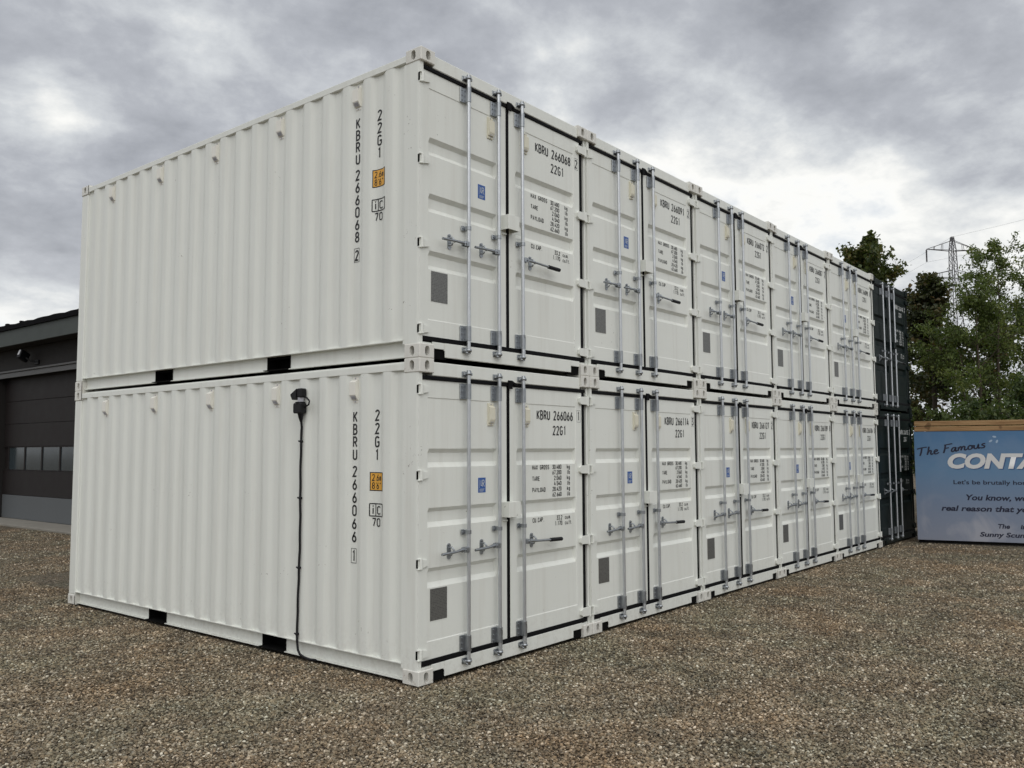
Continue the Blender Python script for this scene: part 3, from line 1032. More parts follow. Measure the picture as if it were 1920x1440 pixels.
for z in (1.93, 1.42, 0.80, 0.215):
    k = min(path, key=lambda p: abs(p[2]-z))
    mb = MB()
    mb.box((k[0]-0.013, k[1]-0.014, z-0.010), (-0.001, k[1]+0.014, z+0.010), 0.004)
    mb.tube([(k[0]+0.002, k[1]+0.010, z), (k[0]-0.004, k[1]+0.032, z+0.003)], 0.007, 8)
    link('cable_clip', mb.mesh('cable_clip', M_BLACKP), root)


# ------------------------------------------------------------------ ground and gravel
def gravel_cols(t, rnd, pos):
    c = t.ramp(rnd, [(0.0, (0.060, 0.050, 0.040)), (0.16, (0.15, 0.122, 0.088)), (0.36, (0.27, 0.215, 0.148)), (0.52, (0.22, 0.20, 0.150)),
                     (0.66, (0.36, 0.285, 0.195)), (0.80, (0.27, 0.255, 0.215)), (0.92, (0.50, 0.43, 0.33)), (1.0, (0.78, 0.74, 0.65))])
    pn = t.noise(pos, 0.75, 4, 0.6)
    patch = t.ramp(pn, [(0.36, (1.08, 0.84, 0.60)), (0.5, (1.0, 0.94, 0.82)), (0.64, (0.80, 0.86, 0.72))])
    c = t.mix(0.55, c, patch, 'MULTIPLY')
    pn2 = t.ramp(t.noise(pos, 2.6, 3, 0.5), [(0.3, 0.66), (0.7, 1.18)])
    return t.mix(1.0, c, pn2, 'MULTIPLY')


def ground_fn(t):
    pos = t.new('ShaderNodeNewGeometry').outputs['Position']
    vo = t.new('ShaderNodeTexVoronoi', {'feature': 'F1', 'distance': 'EUCLIDEAN'}, Vector=pos, Scale=56.0, Randomness=1.0)
    rn = t.new('ShaderNodeSeparateColor', Color=vo.outputs['Color']).outputs[0]
    c = gravel_cols(t, rn, pos)
    edge = t.ramp(vo.outputs['Distance'], [(0.25, 0.95), (0.75, 0.22)])  # bed colour darkened away from cell centres, painting shadow gaps between stones
    c = t.mix(1.0, c, edge, 'MULTIPLY')
    hgt = t.math('SUBTRACT', 1.0, vo.outputs['Distance'])
    return bsdf(t, c, 0.85, 0, t.math('ADD', hgt, t.math('MULTIPLY', rn, 0.9)), 0.9, 0.012, 0.25)


def stone_fn(t):
    pos = t.new('ShaderNodeNewGeometry').outputs['Position']
    rn = t.new('ShaderNodeObjectInfo').outputs['Random']
    c = gravel_cols(t, rn, pos)
    gr = t.ramp(t.noise(pos, 420, 3, 0.6), [(0.3, 0.72), (0.7, 1.2)])
    c = t.mix(1.0, c, gr, 'MULTIPLY')
    return bsdf(t, c, 0.75, 0, None, spec=0.3)


M_GROUND = material('gravel_bed', ground_fn)
M_STONE = material('gravel_stone', stone_fn)
mb = MB()
R_ = 900.0
mb.add([(-R_, -R_, 0), (R_, -R_, 0), (R_, R_, 0), (-R_, R_, 0)], [(0, 1, 2, 3)])
g = link('ground', mb.mesh('ground', M_GROUND), None, (0, 0, -0.018))
tag(g, 'brown gravel yard surface around the containers', None, None, 'structure')
del g['label']

# loose stones: real pieces, spread by geometry nodes over the part of the yard in view
rocks = bpy.data.collections.new('stone_shapes')
for k in range(8):
    rr = np.random.default_rng(100+k)
    ico = [(-1, 1.618, 0), (1, 1.618, 0), (-1, -1.618, 0), (1, -1.618, 0), (0, -1, 1.618), (0, 1, 1.618), (0, -1, -1.618), (0, 1, -1.618), (1.618, 0, -1), (1.618, 0, 1), (-1.618, 0, -1), (-1.618, 0, 1)]
    fc = [(0, 11, 5), (0, 5, 1), (0, 1, 7), (0, 7, 10), (0, 10, 11), (1, 5, 9), (5, 11, 4), (11, 10, 2), (10, 7, 6), (7, 1, 8), (3, 9, 4), (3, 4, 2), (3, 2, 6), (3, 6, 8), (3, 8, 9), (4, 9, 5), (2, 4, 11), (6, 2, 10), (8, 6, 7), (9, 8, 1)]
    v = np.array(ico)/1.902
    v = v*(1+rr.uniform(-0.32, 0.28, (12, 1)))*np.array([1.0, rr.uniform(0.6, 0.9), rr.uniform(0.42, 0.7)])
    me = bpy.data.meshes.new('stone')
    me.from_pydata([tuple(p) for p in v], [], fc)
    me.materials.append(M_STONE)
    rocks.objects.link(bpy.data.objects.new('stone', me))


def scatter_points():
    out = []
    def fan(d0, d1, dens, smin, smax):
        A0 = YAW-0.66; A1 = YAW+0.66
        area = 0.5*(A1-A0)*(d1*d1-d0*d0)
        n = int(area*dens)
        a = RNG.uniform(A0, A1, n)
        d = np.sqrt(RNG.uniform(d0*d0, d1*d1, n))
        x = CAM[0]+d*np.cos(a); y = CAM[1]+d*np.sin(a)
        keep = ~((x > 0.02) & (y > 0.03) & (x < 14.7) & (y < 6.05))
        keep &= ~((x > 0.5) & (y > 6.05)) | (y > 9.0)
        keep &= x < 13.6
        keep &= ~((x > 4.0) & (y > 8))
        s = smin+(smax-smin)*RNG.uniform(0, 1, n)**2.2
        out.append(np.stack([x, y, -0.016+RNG.uniform(0, 0.006, n)+s*0.15, s], 1)[keep])
    fan(4.2, 7.2, 4600, 0.0055, 0.0155)
    fan(7.2, 10.5, 3000, 0.006, 0.016)
    fan(10.5, 16.0, 1400, 0.007, 0.017)
    fan(16.0, 24.0, 500, 0.008, 0.018)
    return np.concatenate(out)


SP = scatter_points()
me = bpy.data.meshes.new('gravel')
me.vertices.add(len(SP))
me.vertices.foreach_set('co', SP[:, :3].astype(np.float32).ravel())
at_ = me.attributes.new('size', 'FLOAT', 'POINT')
at_.data.foreach_set('value', SP[:, 3].astype(np.float32))
me.materials.append(M_STONE)
gv = link('gravel', me)
tag(gv, 'loose brown and grey gravel stones covering the yard', 'gravel', None, 'stuff')
ng = bpy.data.node_groups.new('spread_stones', 'GeometryNodeTree')
ng.interface.new_socket('Geometry', in_out='INPUT', socket_type='NodeSocketGeometry')
ng.interface.new_socket('Geometry', in_out='OUTPUT', socket_type='NodeSocketGeometry')
gi = ng.nodes.new('NodeGroupInput'); go = ng.nodes.new('NodeGroupOutput')
ci = ng.nodes.new('GeometryNodeCollectionInfo')
ci.inputs['Collection'].default_value = rocks
ci.inputs['Separate Children'].default_value = True
ci.inputs['Reset Children'].default_value = True
iop = ng.nodes.new('GeometryNodeInstanceOnPoints')
iop.inputs['Pick Instance'].default_value = True
na = ng.nodes.new('GeometryNodeInputNamedAttribute'); na.data_type = 'FLOAT'
na.inputs['Name'].default_value = 'size'
rv = ng.nodes.new('FunctionNodeRandomValue'); rv.data_type = 'FLOAT_VECTOR'
rv.inputs['Min'].default_value = (-0.5, -0.5, 0.0)
rv.inputs['Max'].default_value = (0.5, 0.5, 6.283)
L_ = ng.links.new
L_(gi.outputs[0], iop.inputs['Points'])
L_(ci.outputs[0], iop.inputs['Instance'])
L_(rv.outputs['Value'], iop.inputs['Rotation'])
L_([o for o in na.outputs if o.enabled][0], iop.inputs['Scale'])
L_(iop.outputs[0], go.inputs[0])
md = gv.modifiers.new('spread', 'NODES'); md.node_group = ng


# ------------------------------------------------------------------ workshop building on the left
M_BRICKB = simple('dark_brown_cladding', (0.012, 0.010, 0.009), 0.8, 0, 0.25, 5, 0.1)
M_DOORB = simple('dark_brown_door', (0.016, 0.0125, 0.012), 0.6, 0, 0.2, 3, 0.06, 0.25)
M_DOORG = simple('grey_door_panel', (0.105, 0.113, 0.118), 0.55, 0, 0.1, 2.5, 0.05, 0.3)
M_FASC = simple('grey_green_fascia', (0.058, 0.068, 0.064), 0.75, 0, 0.35, 2.2, 0.12)
M_ROOF = simple('black_roof_felt', (0.005, 0.005, 0.006), 0.9, 0, 0.4, 12, 0.4, 0.1)
M_PILL = simple('grey_pillar', (0.13, 0.13, 0.127), 0.7, 0, 0.15, 4, 0.1)
M_TRIM = simple('pale_door_trim', (0.10, 0.10, 0.10), 0.6, 0, 0.15, 4, 0.05)
M_CONC = simple('concrete', (0.23, 0.215, 0.185), 0.85, 0, 0.25, 3, 0.3)


def glass_fn(t):
    co = t.new('ShaderNodeTexCoord').outputs['Object']
    n = t.noise(co, 2.4, 4, 0.6)
    c = t.mix(n, (0.018, 0.026, 0.028), (0.050, 0.065, 0.075))
    return bsdf(t, c, 0.12, 0, None, spec=0.6)


M_GLASS = material('hazy_window_glass', glass_fn)
bld = bpy.data.objects.new('workshop_building', None); COL.objects.link(bld)
bld.location = (4.7, 12.0, 0)
tag(bld, 'dark workshop building with large garage door left of the containers', 'building')
# local coords: x into the building, y along the wall
DY0, DY1 = 3.85, 9.45        # door opening along the wall
def bpart(name, mat, fn, parent=bld):
    mb = MB(); fn(mb)
    return link(name, mb.mesh(name, mat), parent)
def _wall(mb):
    mb.box((0, 0, 0), (0.35, DY0, 4.62)); mb.box((0, DY1, 0), (0.35, 26, 4.62)); mb.box((0.001, DY0+0.001, 3.98), (0.349, DY1-0.001, 4.62))
    mb.box((0.352, 0, 0), (14, 0.3, 4.6)); mb.box((13.7, 0.301, 0), (14, 25.7, 4.6)); mb.box((0.352, 25.7, 0), (14, 26, 4.6))
bpart('wall', M_BRICKB, _wall)
bpart('pillar', M_PILL, lambda mb: mb.box((-0.05, DY1+0.002, 0), (-0.002, DY1+0.42, 3.95), 0.01))
bpart('lintel_trim', M_TRIM, lambda mb: (mb.box((-0.07, DY0-0.1, 4.00), (-0.003, DY1+1.5, 4.05), 0.006), mb.box((-0.03, DY0, 3.86), (-0.004, DY1+0.4, 3.995), 0.005)))
gd = bpart('garage_door', M_DOORB, lambda mb: mb.box((0.30, DY0+0.002, 0.03), (0.34, DY1-0.002, 3.97)))
for z0, z1, mt in ((0.034, 0.664, M_DOORG), (0.668, 1.335, M_DOORB), (1.990, 2.61, M_DOORB), (2.614, 3.23, M_DOORB), (3.234, 3.96, M_DOORB)):
    bpart('door_panel', mt, lambda mb: mb.box((0.25, DY0+0.01, z0), (0.298, DY1-0.01, z1), 0.008), gd)
def _wf(mb):
    mb.box((0.25, DY0+0.01, 1.339), (0.298, DY1-0.01, 1.364), 0.004); mb.box((0.25, DY0+0.01, 1.968), (0.298, DY1-0.01, 1.987), 0.004)
    for k in range(6):
        y = 9.13-1.067*k
        mb.box((0.252, y-0.035, 1.3645), (0.297, y+0.035, 1.9675), 0.004)
bpart('window_frame', M_DOORB, _wf, gd)
for k in range(5):
    y = 9.13-1.067*k
    bpart('pane', M_GLASS, lambda mb: mb.box((0.272, y-1.030, 1.366), (0.280, y-0.037, 1.966)), gd)
bpart('fascia', M_FASC, lambda mb: mb.box((-0.50, -0.4, 4.61), (-0.46, 26.4, 5.02), 0.006))
bpart('soffit', M_BRICKB, lambda mb: mb.box((-0.459, -0.4, 4.625), (0.0, 26.4, 4.65)))
def _roof(mb):
    n = 90; v = []
    rr = random.Random(3)
    for i in range(n+1):
        y = -0.45+26.9*i/n
        t = 5.145+rr.uniform(-0.018, 0.022)
        v += [(-0.55, y, 5.021), (-0.56, y, t), (-0.30, y, t+0.05), (6.8, y, 6.2), (14.5, y, 4.8)]
    mb.add(v, [(5*i+k, 5*i+k+1, 5*i+5+k+1, 5*i+5+k) for i in range(n) for k in range(4)])
    mb.box((-0.549, -0.44, 5.0205), (-0.30, 26.44, 5.06))
bpart('roof', M_ROOF, _roof)
bpart('roof_moss', M_ROOF, lambda mb: [mb.box((-0.54+0.02*k, 6.62+0.9*k, 5.15), (-0.44, 6.70+0.95*k, 5.20+0.01*k), 0.02) for k in range(3)])
ap = bpart('apron', M_CONC, lambda mb: mb.box((-0.62, -1, -0.05), (0.30, 10.2, 0.029), 0.01), None)
ap.location = (4.7, 12.0, 0); tag(ap, None, None, None, 'structure'); ap.name = 'pavement'
# floodlight under the eaves
fl = bpy.data.objects.new('floodlight', None); COL.objects.link(fl)
fl.location = (4.70, 18.80, 4.22)
tag(fl, 'black floodlight on an arm under the workshop eaves', 'floodlight')
mb = MB(); mb.box((-0.05, -0.10, -0.10), (-0.001, 0.10, 0.02), 0.01); mb.tube([(-0.03, 0, -0.04), (-0.16, 0.06, -0.02), (-0.24, 0.14, 0.06)], 0.022, 8)
link('bracket', mb.mesh('bracket', M_BLACKP), fl)
mb = MB(); mb.box((-0.15, -0.05, -0.13), (0.15, 0.05, 0.13), 0.02)
hd = link('lamp_head', mb.mesh('lamp_head', M_BLACKP), fl, (-0.27, 0.24, 0.12), (0.0, math.radians(24), math.radians(20)))
mb = MB(); mb.box((-0.156, -0.03, -0.05), (-0.1505, 0.03, 0.09), 0.002)
link('lens', mb.mesh('lens', simple('lamp_lens', (0.5, 0.5, 0.52), 0.25)), hd)


# ------------------------------------------------------------------ printed sign board on the right
SA = np.array([13.46, -0.30]); SB = np.array([13.93, -2.04])
sd = (SB-SA)/np.linalg.norm(SB-SA)
sg = bpy.data.objects.new('sign_board', None); COL.objects.link(sg)
sg.location = (SA[0], SA[1], 0)
sg.rotation_euler = (0, 0, math.atan2(sd[1], sd[0]))       # local x along the board, -y local ... towards the yard
tag(sg, 'large blue sky printed sign board with timber top rails beside the dark containers', 'sign')
SLEN = 4.6


def sky_print_fn(t):
    co = t.new('ShaderNodeTexCoord').outputs['Object']
    s = t.new('ShaderNodeSeparateXYZ', Vector=co)
    c = t.ramp(t.math('DIVIDE', s.outputs[2], 2.2), [(0.0, (0.24, 0.26, 0.32)), (0.35, (0.175, 0.225, 0.32)), (0.65, (0.115, 0.215, 0.35)), (1.0, (0.070, 0.165, 0.31))])
    cl = t.ramp(t.noise(co, 1.5, 5, 0.55, 0.4), [(0.50, 0.0), (0.66, 1.0)])
    lowc = t.ramp(s.outputs[2], [(0.4, 1.0), (1.5, 0.15)])
    c = t.mix(t.math('MULTIPLY', t.math('MULTIPLY', cl, lowc), 0.55), c, (0.42, 0.42, 0.46))
    return bsdf(t, c, 0.45, 0, None, spec=0.35)


M_PRINT = material('printed_sky_panel', sky_print_fn)


def wood_fn(t):
    co = t.new('ShaderNodeTexCoord').outputs['Object']
    mpn = t.new('ShaderNodeMapping', Vector=co, Scale=(1.3, 20, 26)).outputs[0]
    n = t.noise(mpn, 1.0, 5, 0.6, 0.6)
    c = t.ramp(n, [(0.3, (0.19, 0.10, 0.042)), (0.55, (0.32, 0.195, 0.092)), (0.75, (0.40, 0.265, 0.135))])
    kn = t.ramp(t.noise(co, 5.5, 1, 0.3), [(0.70, 0.0), (0.76, 1.0)])
    c = t.mix(t.math('MULTIPLY', kn, 0.6), c, (0.08, 0.035, 0.015))
    return bsdf(t, c, 0.7, 0, n, 0.25, 0.004, 0.3)


M_WOOD = material('treated_timber', wood_fn)
mb = MB(); mb.box((0, 0.0, 0.055), (SLEN, 0.012, 2.172), 0.002)
link('panel', mb.mesh('panel', M_PRINT), sg)
for z0, z1 in ((2.176, 2.272), (2.286, 2.379)):
    mb = MB(); mb.box((0.012, -0.006, z0), (SLEN+0.03, 0.046, z1), 0.006)
    link('timber_rail', mb.mesh('timber_rail', M_WOOD), sg)
for x in (0.10, 1.5, 3.0, 4.45):
    mb = MB(); mb.box((x, 0.050, 0.0), (x+0.09, 0.14, 2.36), 0.006)
    link('post', mb.mesh('post', M_WOOD), sg)
mb = MB(); mb.box((0.02, 0.020, 0.0), (SLEN, 0.048, 2.17))  # near-black sheet, paints the shadow in the gap below the panel
link('shade_backing', mb.mesh('shade_backing', M_VOID), sg)
M_NAVY = simple('navy_print', (0.006, 0.008, 0.030), 0.45, 0, 0.1, 20, 0.0)
M_SWHITE = simple('white_print', (0.62, 0.62, 0.62), 0.45, 0, 0.05, 20, 0.0)
M_SHADOWP = simple('dark_blue_print', (0.03, 0.08, 0.20), 0.45, 0, 0.05, 20, 0.0)
# the board's printed face is its local -y side


def font_text(name, body, x0, z0, cap, width, mat, shear=0.0, bold=0.0, y=-0.0022, parent=sg):
    cu = bpy.data.curves.new(name, 'FONT')
    cu.body = body; cu.size = 1.0; cu.shear = shear; cu.offset = bold; cu.resolution_u = 4
    o = bpy.data.objects.new(name, cu); COL.objects.link(o)
    dg = bpy.context.evaluated_depsgraph_get()
    me = bpy.data.meshes.new_from_object(o.evaluated_get(dg))
    bpy.data.objects.remove(o)
    co = np.empty(len(me.vertices)*3, np.float32); me.vertices.foreach_get('co', co); co = co.reshape(-1, 3)
    capraw = 0.729                                 # cap height of the built-in font at size 1
    mnx, mxx = co[:, 0].min(), co[:, 0].max()
    out = np.zeros_like(co)
    out[:, 0] = x0+(co[:, 0]-mnx)/(mxx-mnx)*width
    out[:, 2] = z0+co[:, 1]/capraw*cap
    out[:, 1] = y
    me.vertices.foreach_set('co', out.ravel())
    me.materials.clear(); me.materials.append(mat)
    me.update()
    return link('lettering', me, parent)


font_text('t1', 'CONTAINER', 0.598, 1.453, 0.270, 2.42, M_SHADOWP, 0.22, 0.052, -0.0018)
font_text('t1', 'CONTAINER', 0.580, 1.468, 0.270, 2.42, M_SWHITE, 0.22, 0.052, -0.0030)
font_text('t2', "Let's be brutally honest", 0.667, 1.148, 0.082, 1.42, M_NAVY, 0.0, 0.016)
font_text('t3', 'You know, we', 0.872, 0.845, 0.108, 1.03, M_NAVY, 0.2, 0.030)
font_text('t4', 'real reason that you', 0.438, 0.634, 0.105, 1.57, M_NAVY, 0.2, 0.030)
font_text('t5', 'The', 1.394, 0.318, 0.086, 0.197, M_NAVY, 0.2, 0.030)
font_text('t6', 'in', 1.765, 0.318, 0.086, 0.10, M_NAVY, 0.2, 0.030)
font_text('t7', 'Sunny Scunthorpe', 1.081, 0.156, 0.088, 1.20, M_NAVY, 0.2, 0.030)


def smooth(pts, n=6):
    P = [np.array(p, float) for p in pts]; out = []
    for i in range(len(P)-1):
        p0 = P[max(i-1, 0)]; p1 = P[i]; p2 = P[i+1]; p3 = P[min(i+2, len(P)-1)]
        for k in range(n):
            t = k/n
            out.append(tuple(0.5*((2*p1)+(-p0+p2)*t+(2*p0-5*p1+4*p2-p3)*t*t+(-p0+3*p1-3*p2+p3)*t**3)))
    out.append(tuple(P[-1]))
    return out


# handwritten line, units: cap height 1
HW = {'T': (0.78, [[(-0.06, 0.92), (0.3, 1.0), (0.78, 1.02)], [(0.36, 1.0), (0.3, 0.45), (0.2, -0.02)]]),
      'h': (0.56, [[(0.18, 1.05), (0.12, 0.5), (0.04, 0.0)], [(0.07, 0.18), (0.22, 0.5), (0.36, 0.46), (0.33, 0.1), (0.42, 0.0), (0.54, 0.1)]]),
      'e': (0.46, [[(0.06, 0.24), (0.28, 0.32), (0.32, 0.48), (0.18, 0.52), (0.06, 0.3), (0.12, 0.02), (0.28, 0.0), (0.46, 0.14)]]),
      'F': (0.66, [[(0.2, 0.98), (0.16, 0.5), (0.05, -0.03)], [(0.1, 0.96), (0.4, 1.0), (0.78, 1.04)], [(0.14, 0.52), (0.5, 0.58)]]),
      'a': (0.54, [[(0.40, 0.46), (0.2, 0.5), (0.06, 0.25), (0.1, 0.02), (0.26, 0.08), (0.4, 0.46), (0.38, 0.12), (0.44, 0.0), (0.54, 0.1)]]),
      'm': (0.82, [[(0.08, 0.48), (0.08, 0.25), (0.04, 0.0)], [(0.06, 0.15), (0.2, 0.48), (0.32, 0.44), (0.3, 0.0)], [(0.31, 0.15), (0.46, 0.48), (0.6, 0.44), (0.58, 0.1), (0.66, 0.0), (0.82, 0.12)]]),
      'o': (0.5, [[(0.3, 0.5), (0.1, 0.4), (0.06, 0.12), (0.2, 0.0), (0.38, 0.14), (0.36, 0.42), (0.24, 0.5), (0.36, 0.42), (0.52, 0.46)]]),
      'u': (0.56, [[(0.06, 0.48), (0.05, 0.14), (0.16, 0.0), (0.32, 0.14), (0.4, 0.48), (0.38, 0.14), (0.44, 0.0), (0.56, 0.1)]]),
      's': (0.44, [[(0.4, 0.52), (0.2, 0.5), (0.14, 0.36), (0.32, 0.22), (0.28, 0.02), (0.02, 0.0)]]),
      ' ': (0.34, [])}
mb = MB()
x = 0.0; k = 0
ang = math.radians(8.0); sc = 0.146
for ch in 'The Famous':
    adv, strokes = HW[ch]
    for st in strokes:
        pl_ = [(x+p[0]+0.12*p[1], p[1]) for p in st]
        v, f = ribbon(smooth(pl_), 0.15)
        for_ = []
        for q in v:
            u, vv_ = q[0]*sc*1.46, q[1]*sc*1.02
            for_.append((0.055+u*math.cos(ang)-vv_*math.sin(ang), -0.0020-0.0001*(k % 9), 1.690+u*math.sin(ang)+vv_*math.cos(ang)))
        mb.add(for_, f); k += 1
    x += adv
link('lettering', mb.mesh('lettering', M_NAVY), sg)
mb = MB()                                            # three small pale splash marks after the script line
for (cx, cz, a) in ((1.335, 1.98, 0.6), (1.40, 2.06, -0.2), (1.44, 1.97, 1.2)):
    pts = arc(0, 0, 0.035, 0, 360, 10, 0.018)[:-1]
    mb.add([(cx+p[0]*math.cos(a)-p[1]*math.sin(a), -0.002, cz+p[0]*math.sin(a)+p[1]*math.cos(a)) for p in pts], [tuple(range(10))])
link('splash_mark', mb.mesh('splash_mark', simple('pale_blue_print', (0.32, 0.42, 0.55), 0.45)), sg)


# ------------------------------------------------------------------ trees and shrubs
def leaf_mat(name, c0, c1, c2):
    def fn(t):
        at = t.new('ShaderNodeAttribute', {'attribute_name': 'tint'}).outputs['Fac']
        c = t.ramp(at, [(0.0, c0), (0.55, c1), (1.0, c2)])
        d = t.new('ShaderNodeBsdfPrincipled', Roughness=0.5)
        t.set(d, 'Base Color', c); t.set(d, 'Specular IOR Level', 0.35)
        tr = t.new('ShaderNodeBsdfTranslucent')
        t.set(tr, 'Color', t.mix(1.0, c, (1.5, 1.6, 0.6), 'MULTIPLY'))
        mxs = t.new('ShaderNodeMixShader', _0=0.30, _1=d.outputs[0], _2=tr.outputs[0])
        return mxs.outputs[0]
    return material(name, fn)


L_SYC = leaf_mat('sycamore_leaf', (0.034, 0.050, 0.016), (0.080, 0.102, 0.030), (0.16, 0.115, 0.038))
L_RED = leaf_mat('rusty_sycamore_leaf', (0.024, 0.034, 0.015), (0.060, 0.066, 0.026), (0.15, 0.095, 0.040))
L_WIL = leaf_mat('willow_leaf', (0.052, 0.080, 0.022), (0.120, 0.160, 0.046), (0.23, 0.25, 0.09))
L_SHR = leaf_mat('shrub_leaf', (0.036, 0.060, 0.022), (0.085, 0.120, 0.042), (0.17, 0.185, 0.080))
M_BARK = simple('bark', (0.075, 0.058, 0.042), 0.9, 0, 0.3, 9, 0.5)


def at_px(px, d):
    dr = FW+RT*(px-960)/FPX
    h = dr[:2]/np.linalg.norm(dr[:2])
    return CAM[:2]+h*d/ (h @ (FW[:2]/np.linalg.norm(FW[:2])))


def make_tree(name, label, cat, px, d, height, radius, base_z, n_leaf, lsize, mat, seed, shape=1.0, sparse_top=0.0, narrow=1.0, group=None, stems=1):
    rr = np.random.default_rng(seed)
    xy = at_px(px, d)
    root = bpy.data.objects.new(name, None); COL.objects.link(root)
    root.location = (xy[0], xy[1], 0)
    tag(root, label, cat, group)
    wood = MB(); twigs = []
    for s_ in range(stems):
        off = rr.normal(0, 0.25*radius if stems > 1 else 0, 2)
        pts = []; rad = []
        top = height*(1.0 if s_ == 0 else rr.uniform(0.7, 0.95))
        lean = rr.normal(0, 0.035, 2)*(1+stems*0.15)
        nseg = 9
        for i in range(nseg+1):
            t = i/nseg
            pts.append(np.array([off[0]*0.3+off[0]*t+lean[0]*t*top+rr.normal(0, 0.03)*t, off[1]*0.3+off[1]*t+lean[1]*t*top+rr.normal(0, 0.03)*t, t*top*0.90]))
            rad.append((0.012*height/math.sqrt(stems)+0.012)*(1-t)**0.8+0.002)
        wood.tube(pts, rad, 7)
        nl = int(26/math.sqrt(stems)*max(0.5, height/6))
        for b in range(nl):
            t = rr.uniform(max(0.12, base_z/top), 0.97) if b % 3 else rr.uniform(0.72, 0.985)
            i = min(int(t*nseg), nseg-1); o = pts[i]+(pts[i+1]-pts[i])*(t*nseg-i)
            # crown silhouette: widest low, pointed above
            prof = (1-((t-0.35)/0.66)**2) if t > 0.35 else 0.75+0.25*t/0.35
            ln = radius*max(0.12, prof)**shape*rr.uniform(0.65, 1.15)
            az = rr.uniform(0, 2*math.pi)
            el = rr.uniform(0.15, 0.75)+0.35*t
            dirv = np.array([math.cos(az)*math.cos(el), math.sin(az)*math.cos(el), math.sin(el)])
            bp = [o]; nb = 4
            for k_ in range(1, nb+1):
                dirv = dirv+rr.normal(0, 0.16, 3); dirv[2] -= 0.05; dirv /= np.linalg.norm(dirv)
                bp.append(bp[-1]+dirv*ln/nb)
            r0 = max(0.008, rad[i]*0.45)
            wood.tube(bp, [r0*(1-0.8*k_/nb) for k_ in range(nb+1)], 5, caps=False)
            for k_ in range(1, nb+1):
                for q in range(3):
                    a2 = dirv+rr.normal(0, 0.75, 3); a2 /= np.linalg.norm(a2)
                    ll = ln*rr.uniform(0.18, 0.42)
                    p0 = bp[k_-1]+(bp[k_]-bp[k_-1])*rr.uniform(0, 1); p1 = p0+a2*ll
                    twigs.append((p0, p1, t))
                    if rr.uniform() < 0.6:
                        wood.tube([p0, (p0+p1)/2+rr.normal(0, 0.02, 3), p1], [0.006, 0.004, 0.002], 4, caps=False)
    link('trunk', wood.mesh('trunk', M_BARK), root)
    # leaves along the twigs, in small uneven clusters
    wts = np.array([1.0-sparse_top*max(0, (tw[2]-0.55)/0.45) for tw in twigs]).clip(0.08)
    wts *= rr.uniform(0.2, 1.6, len(twigs)); wts /= wts.sum()
    idx = rr.choice(len(twigs), n_leaf, p=wts)
    tint_tw = rr.normal(0.42, 0.20, len(twigs))
    P0 = np.array([tw[0] for tw in twigs])[idx]; P1 = np.array([tw[1] for tw in twigs])[idx]
    f_ = rr.uniform(0.1, 1.1, (n_leaf, 1))
    ctr = P0+(P1-P0)*f_+rr.normal(0, lsize*0.75, (n_leaf, 3))
    ctr[:, 2] = np.maximum(ctr[:, 2], 0.15)
    ax = rr.normal(0, 1, (n_leaf, 3)); ax[:, 2] -= 0.45
    ax /= np.linalg.norm(ax, axis=1, keepdims=True)
    nr = rr.normal(0, 1, (n_leaf, 3)); nr[:, 2] += 1.0
    sd_ = np.cross(ax, nr); sd_ /= np.linalg.norm(sd_, axis=1, keepdims=True)+1e-9
    nn = np.cross(sd_, ax)
    sz = lsize*rr.uniform(0.6, 1.35, (n_leaf, 1)); wd = sz*0.46*narrow
    A = ctr-ax*sz*0.5; B = ctr+sd_*wd+nn*wd*0.35-ax*sz*0.06; C = ctr+ax*sz*0.55-nn*sz*0.12; D = ctr-sd_*wd+nn*wd*0.35-ax*sz*0.06
    V = np.stack([A, B, C, D], 1).reshape(-1, 3)
    F = np.arange(n_leaf*4).reshape(-1, 4)
    tris = np.concatenate([F[:, [0, 1, 2]], F[:, [0, 2, 3]]])
    me = bpy.data.meshes.new('crown')
    me.from_pydata(V.tolist(), [], tris.tolist())
    tn = np.repeat((tint_tw[idx]+rr.normal(0, 0.13, n_leaf)).clip(0, 1), 4)
    at = me.attributes.new('tint', 'FLOAT', 'POINT'); at.data.foreach_set('value', tn.astype(np.float32))
    me.materials.append(mat); me.update()
    link('crown', me, root)
    return root


TG = 'trees behind the sign board'
make_tree('sycamore_tree', 'tall pointed green sycamore rising behind the dark containers', 'tree', 1646, 30, 10.3, 3.1, 2.0, 13000, 0.125, L_SYC, 5, 1.25, group=TG)
make_tree('sycamore_tree', 'rusty tinged sycamore just right of the dark containers', 'tree', 1756, 22.5, 7.2, 1.9, 0.8, 10500, 0.105, L_RED, 10, 1.1, 0.3, group=TG)
make_tree('willow_tree', 'light green willow in front of the pylon', 'tree', 1852, 20.5, 7.6, 1.7, 0.9, 26000, 0.080, L_WIL, 33, 0.65, 0.35, 0.5, TG, 4)
make_tree('willow_tree', 'thin topped willow at the right edge of the picture', 'tree', 1938, 21.5, 8.0, 1.6, 1.0, 16000, 0.085, L_WIL, 15, 0.7, 0.25, 0.5, TG, 4)
make_tree('sycamore_tree', 'darker sycamore standing between the two willows, set back', 'tree', 1888, 26, 6.6, 1.7, 1.0, 5500, 0.10, L_SYC, 21, 1.0, 0.4, 1.0, TG)
make_tree('sycamore_tree', 'dark low sycamore filling the gap behind the rusty one', 'tree', 1722, 27, 5.0, 1.5, 0.8, 4200, 0.11, L_RED, 23, 0.9, group=TG)
SG_ = 'shrubs behind the sign board'
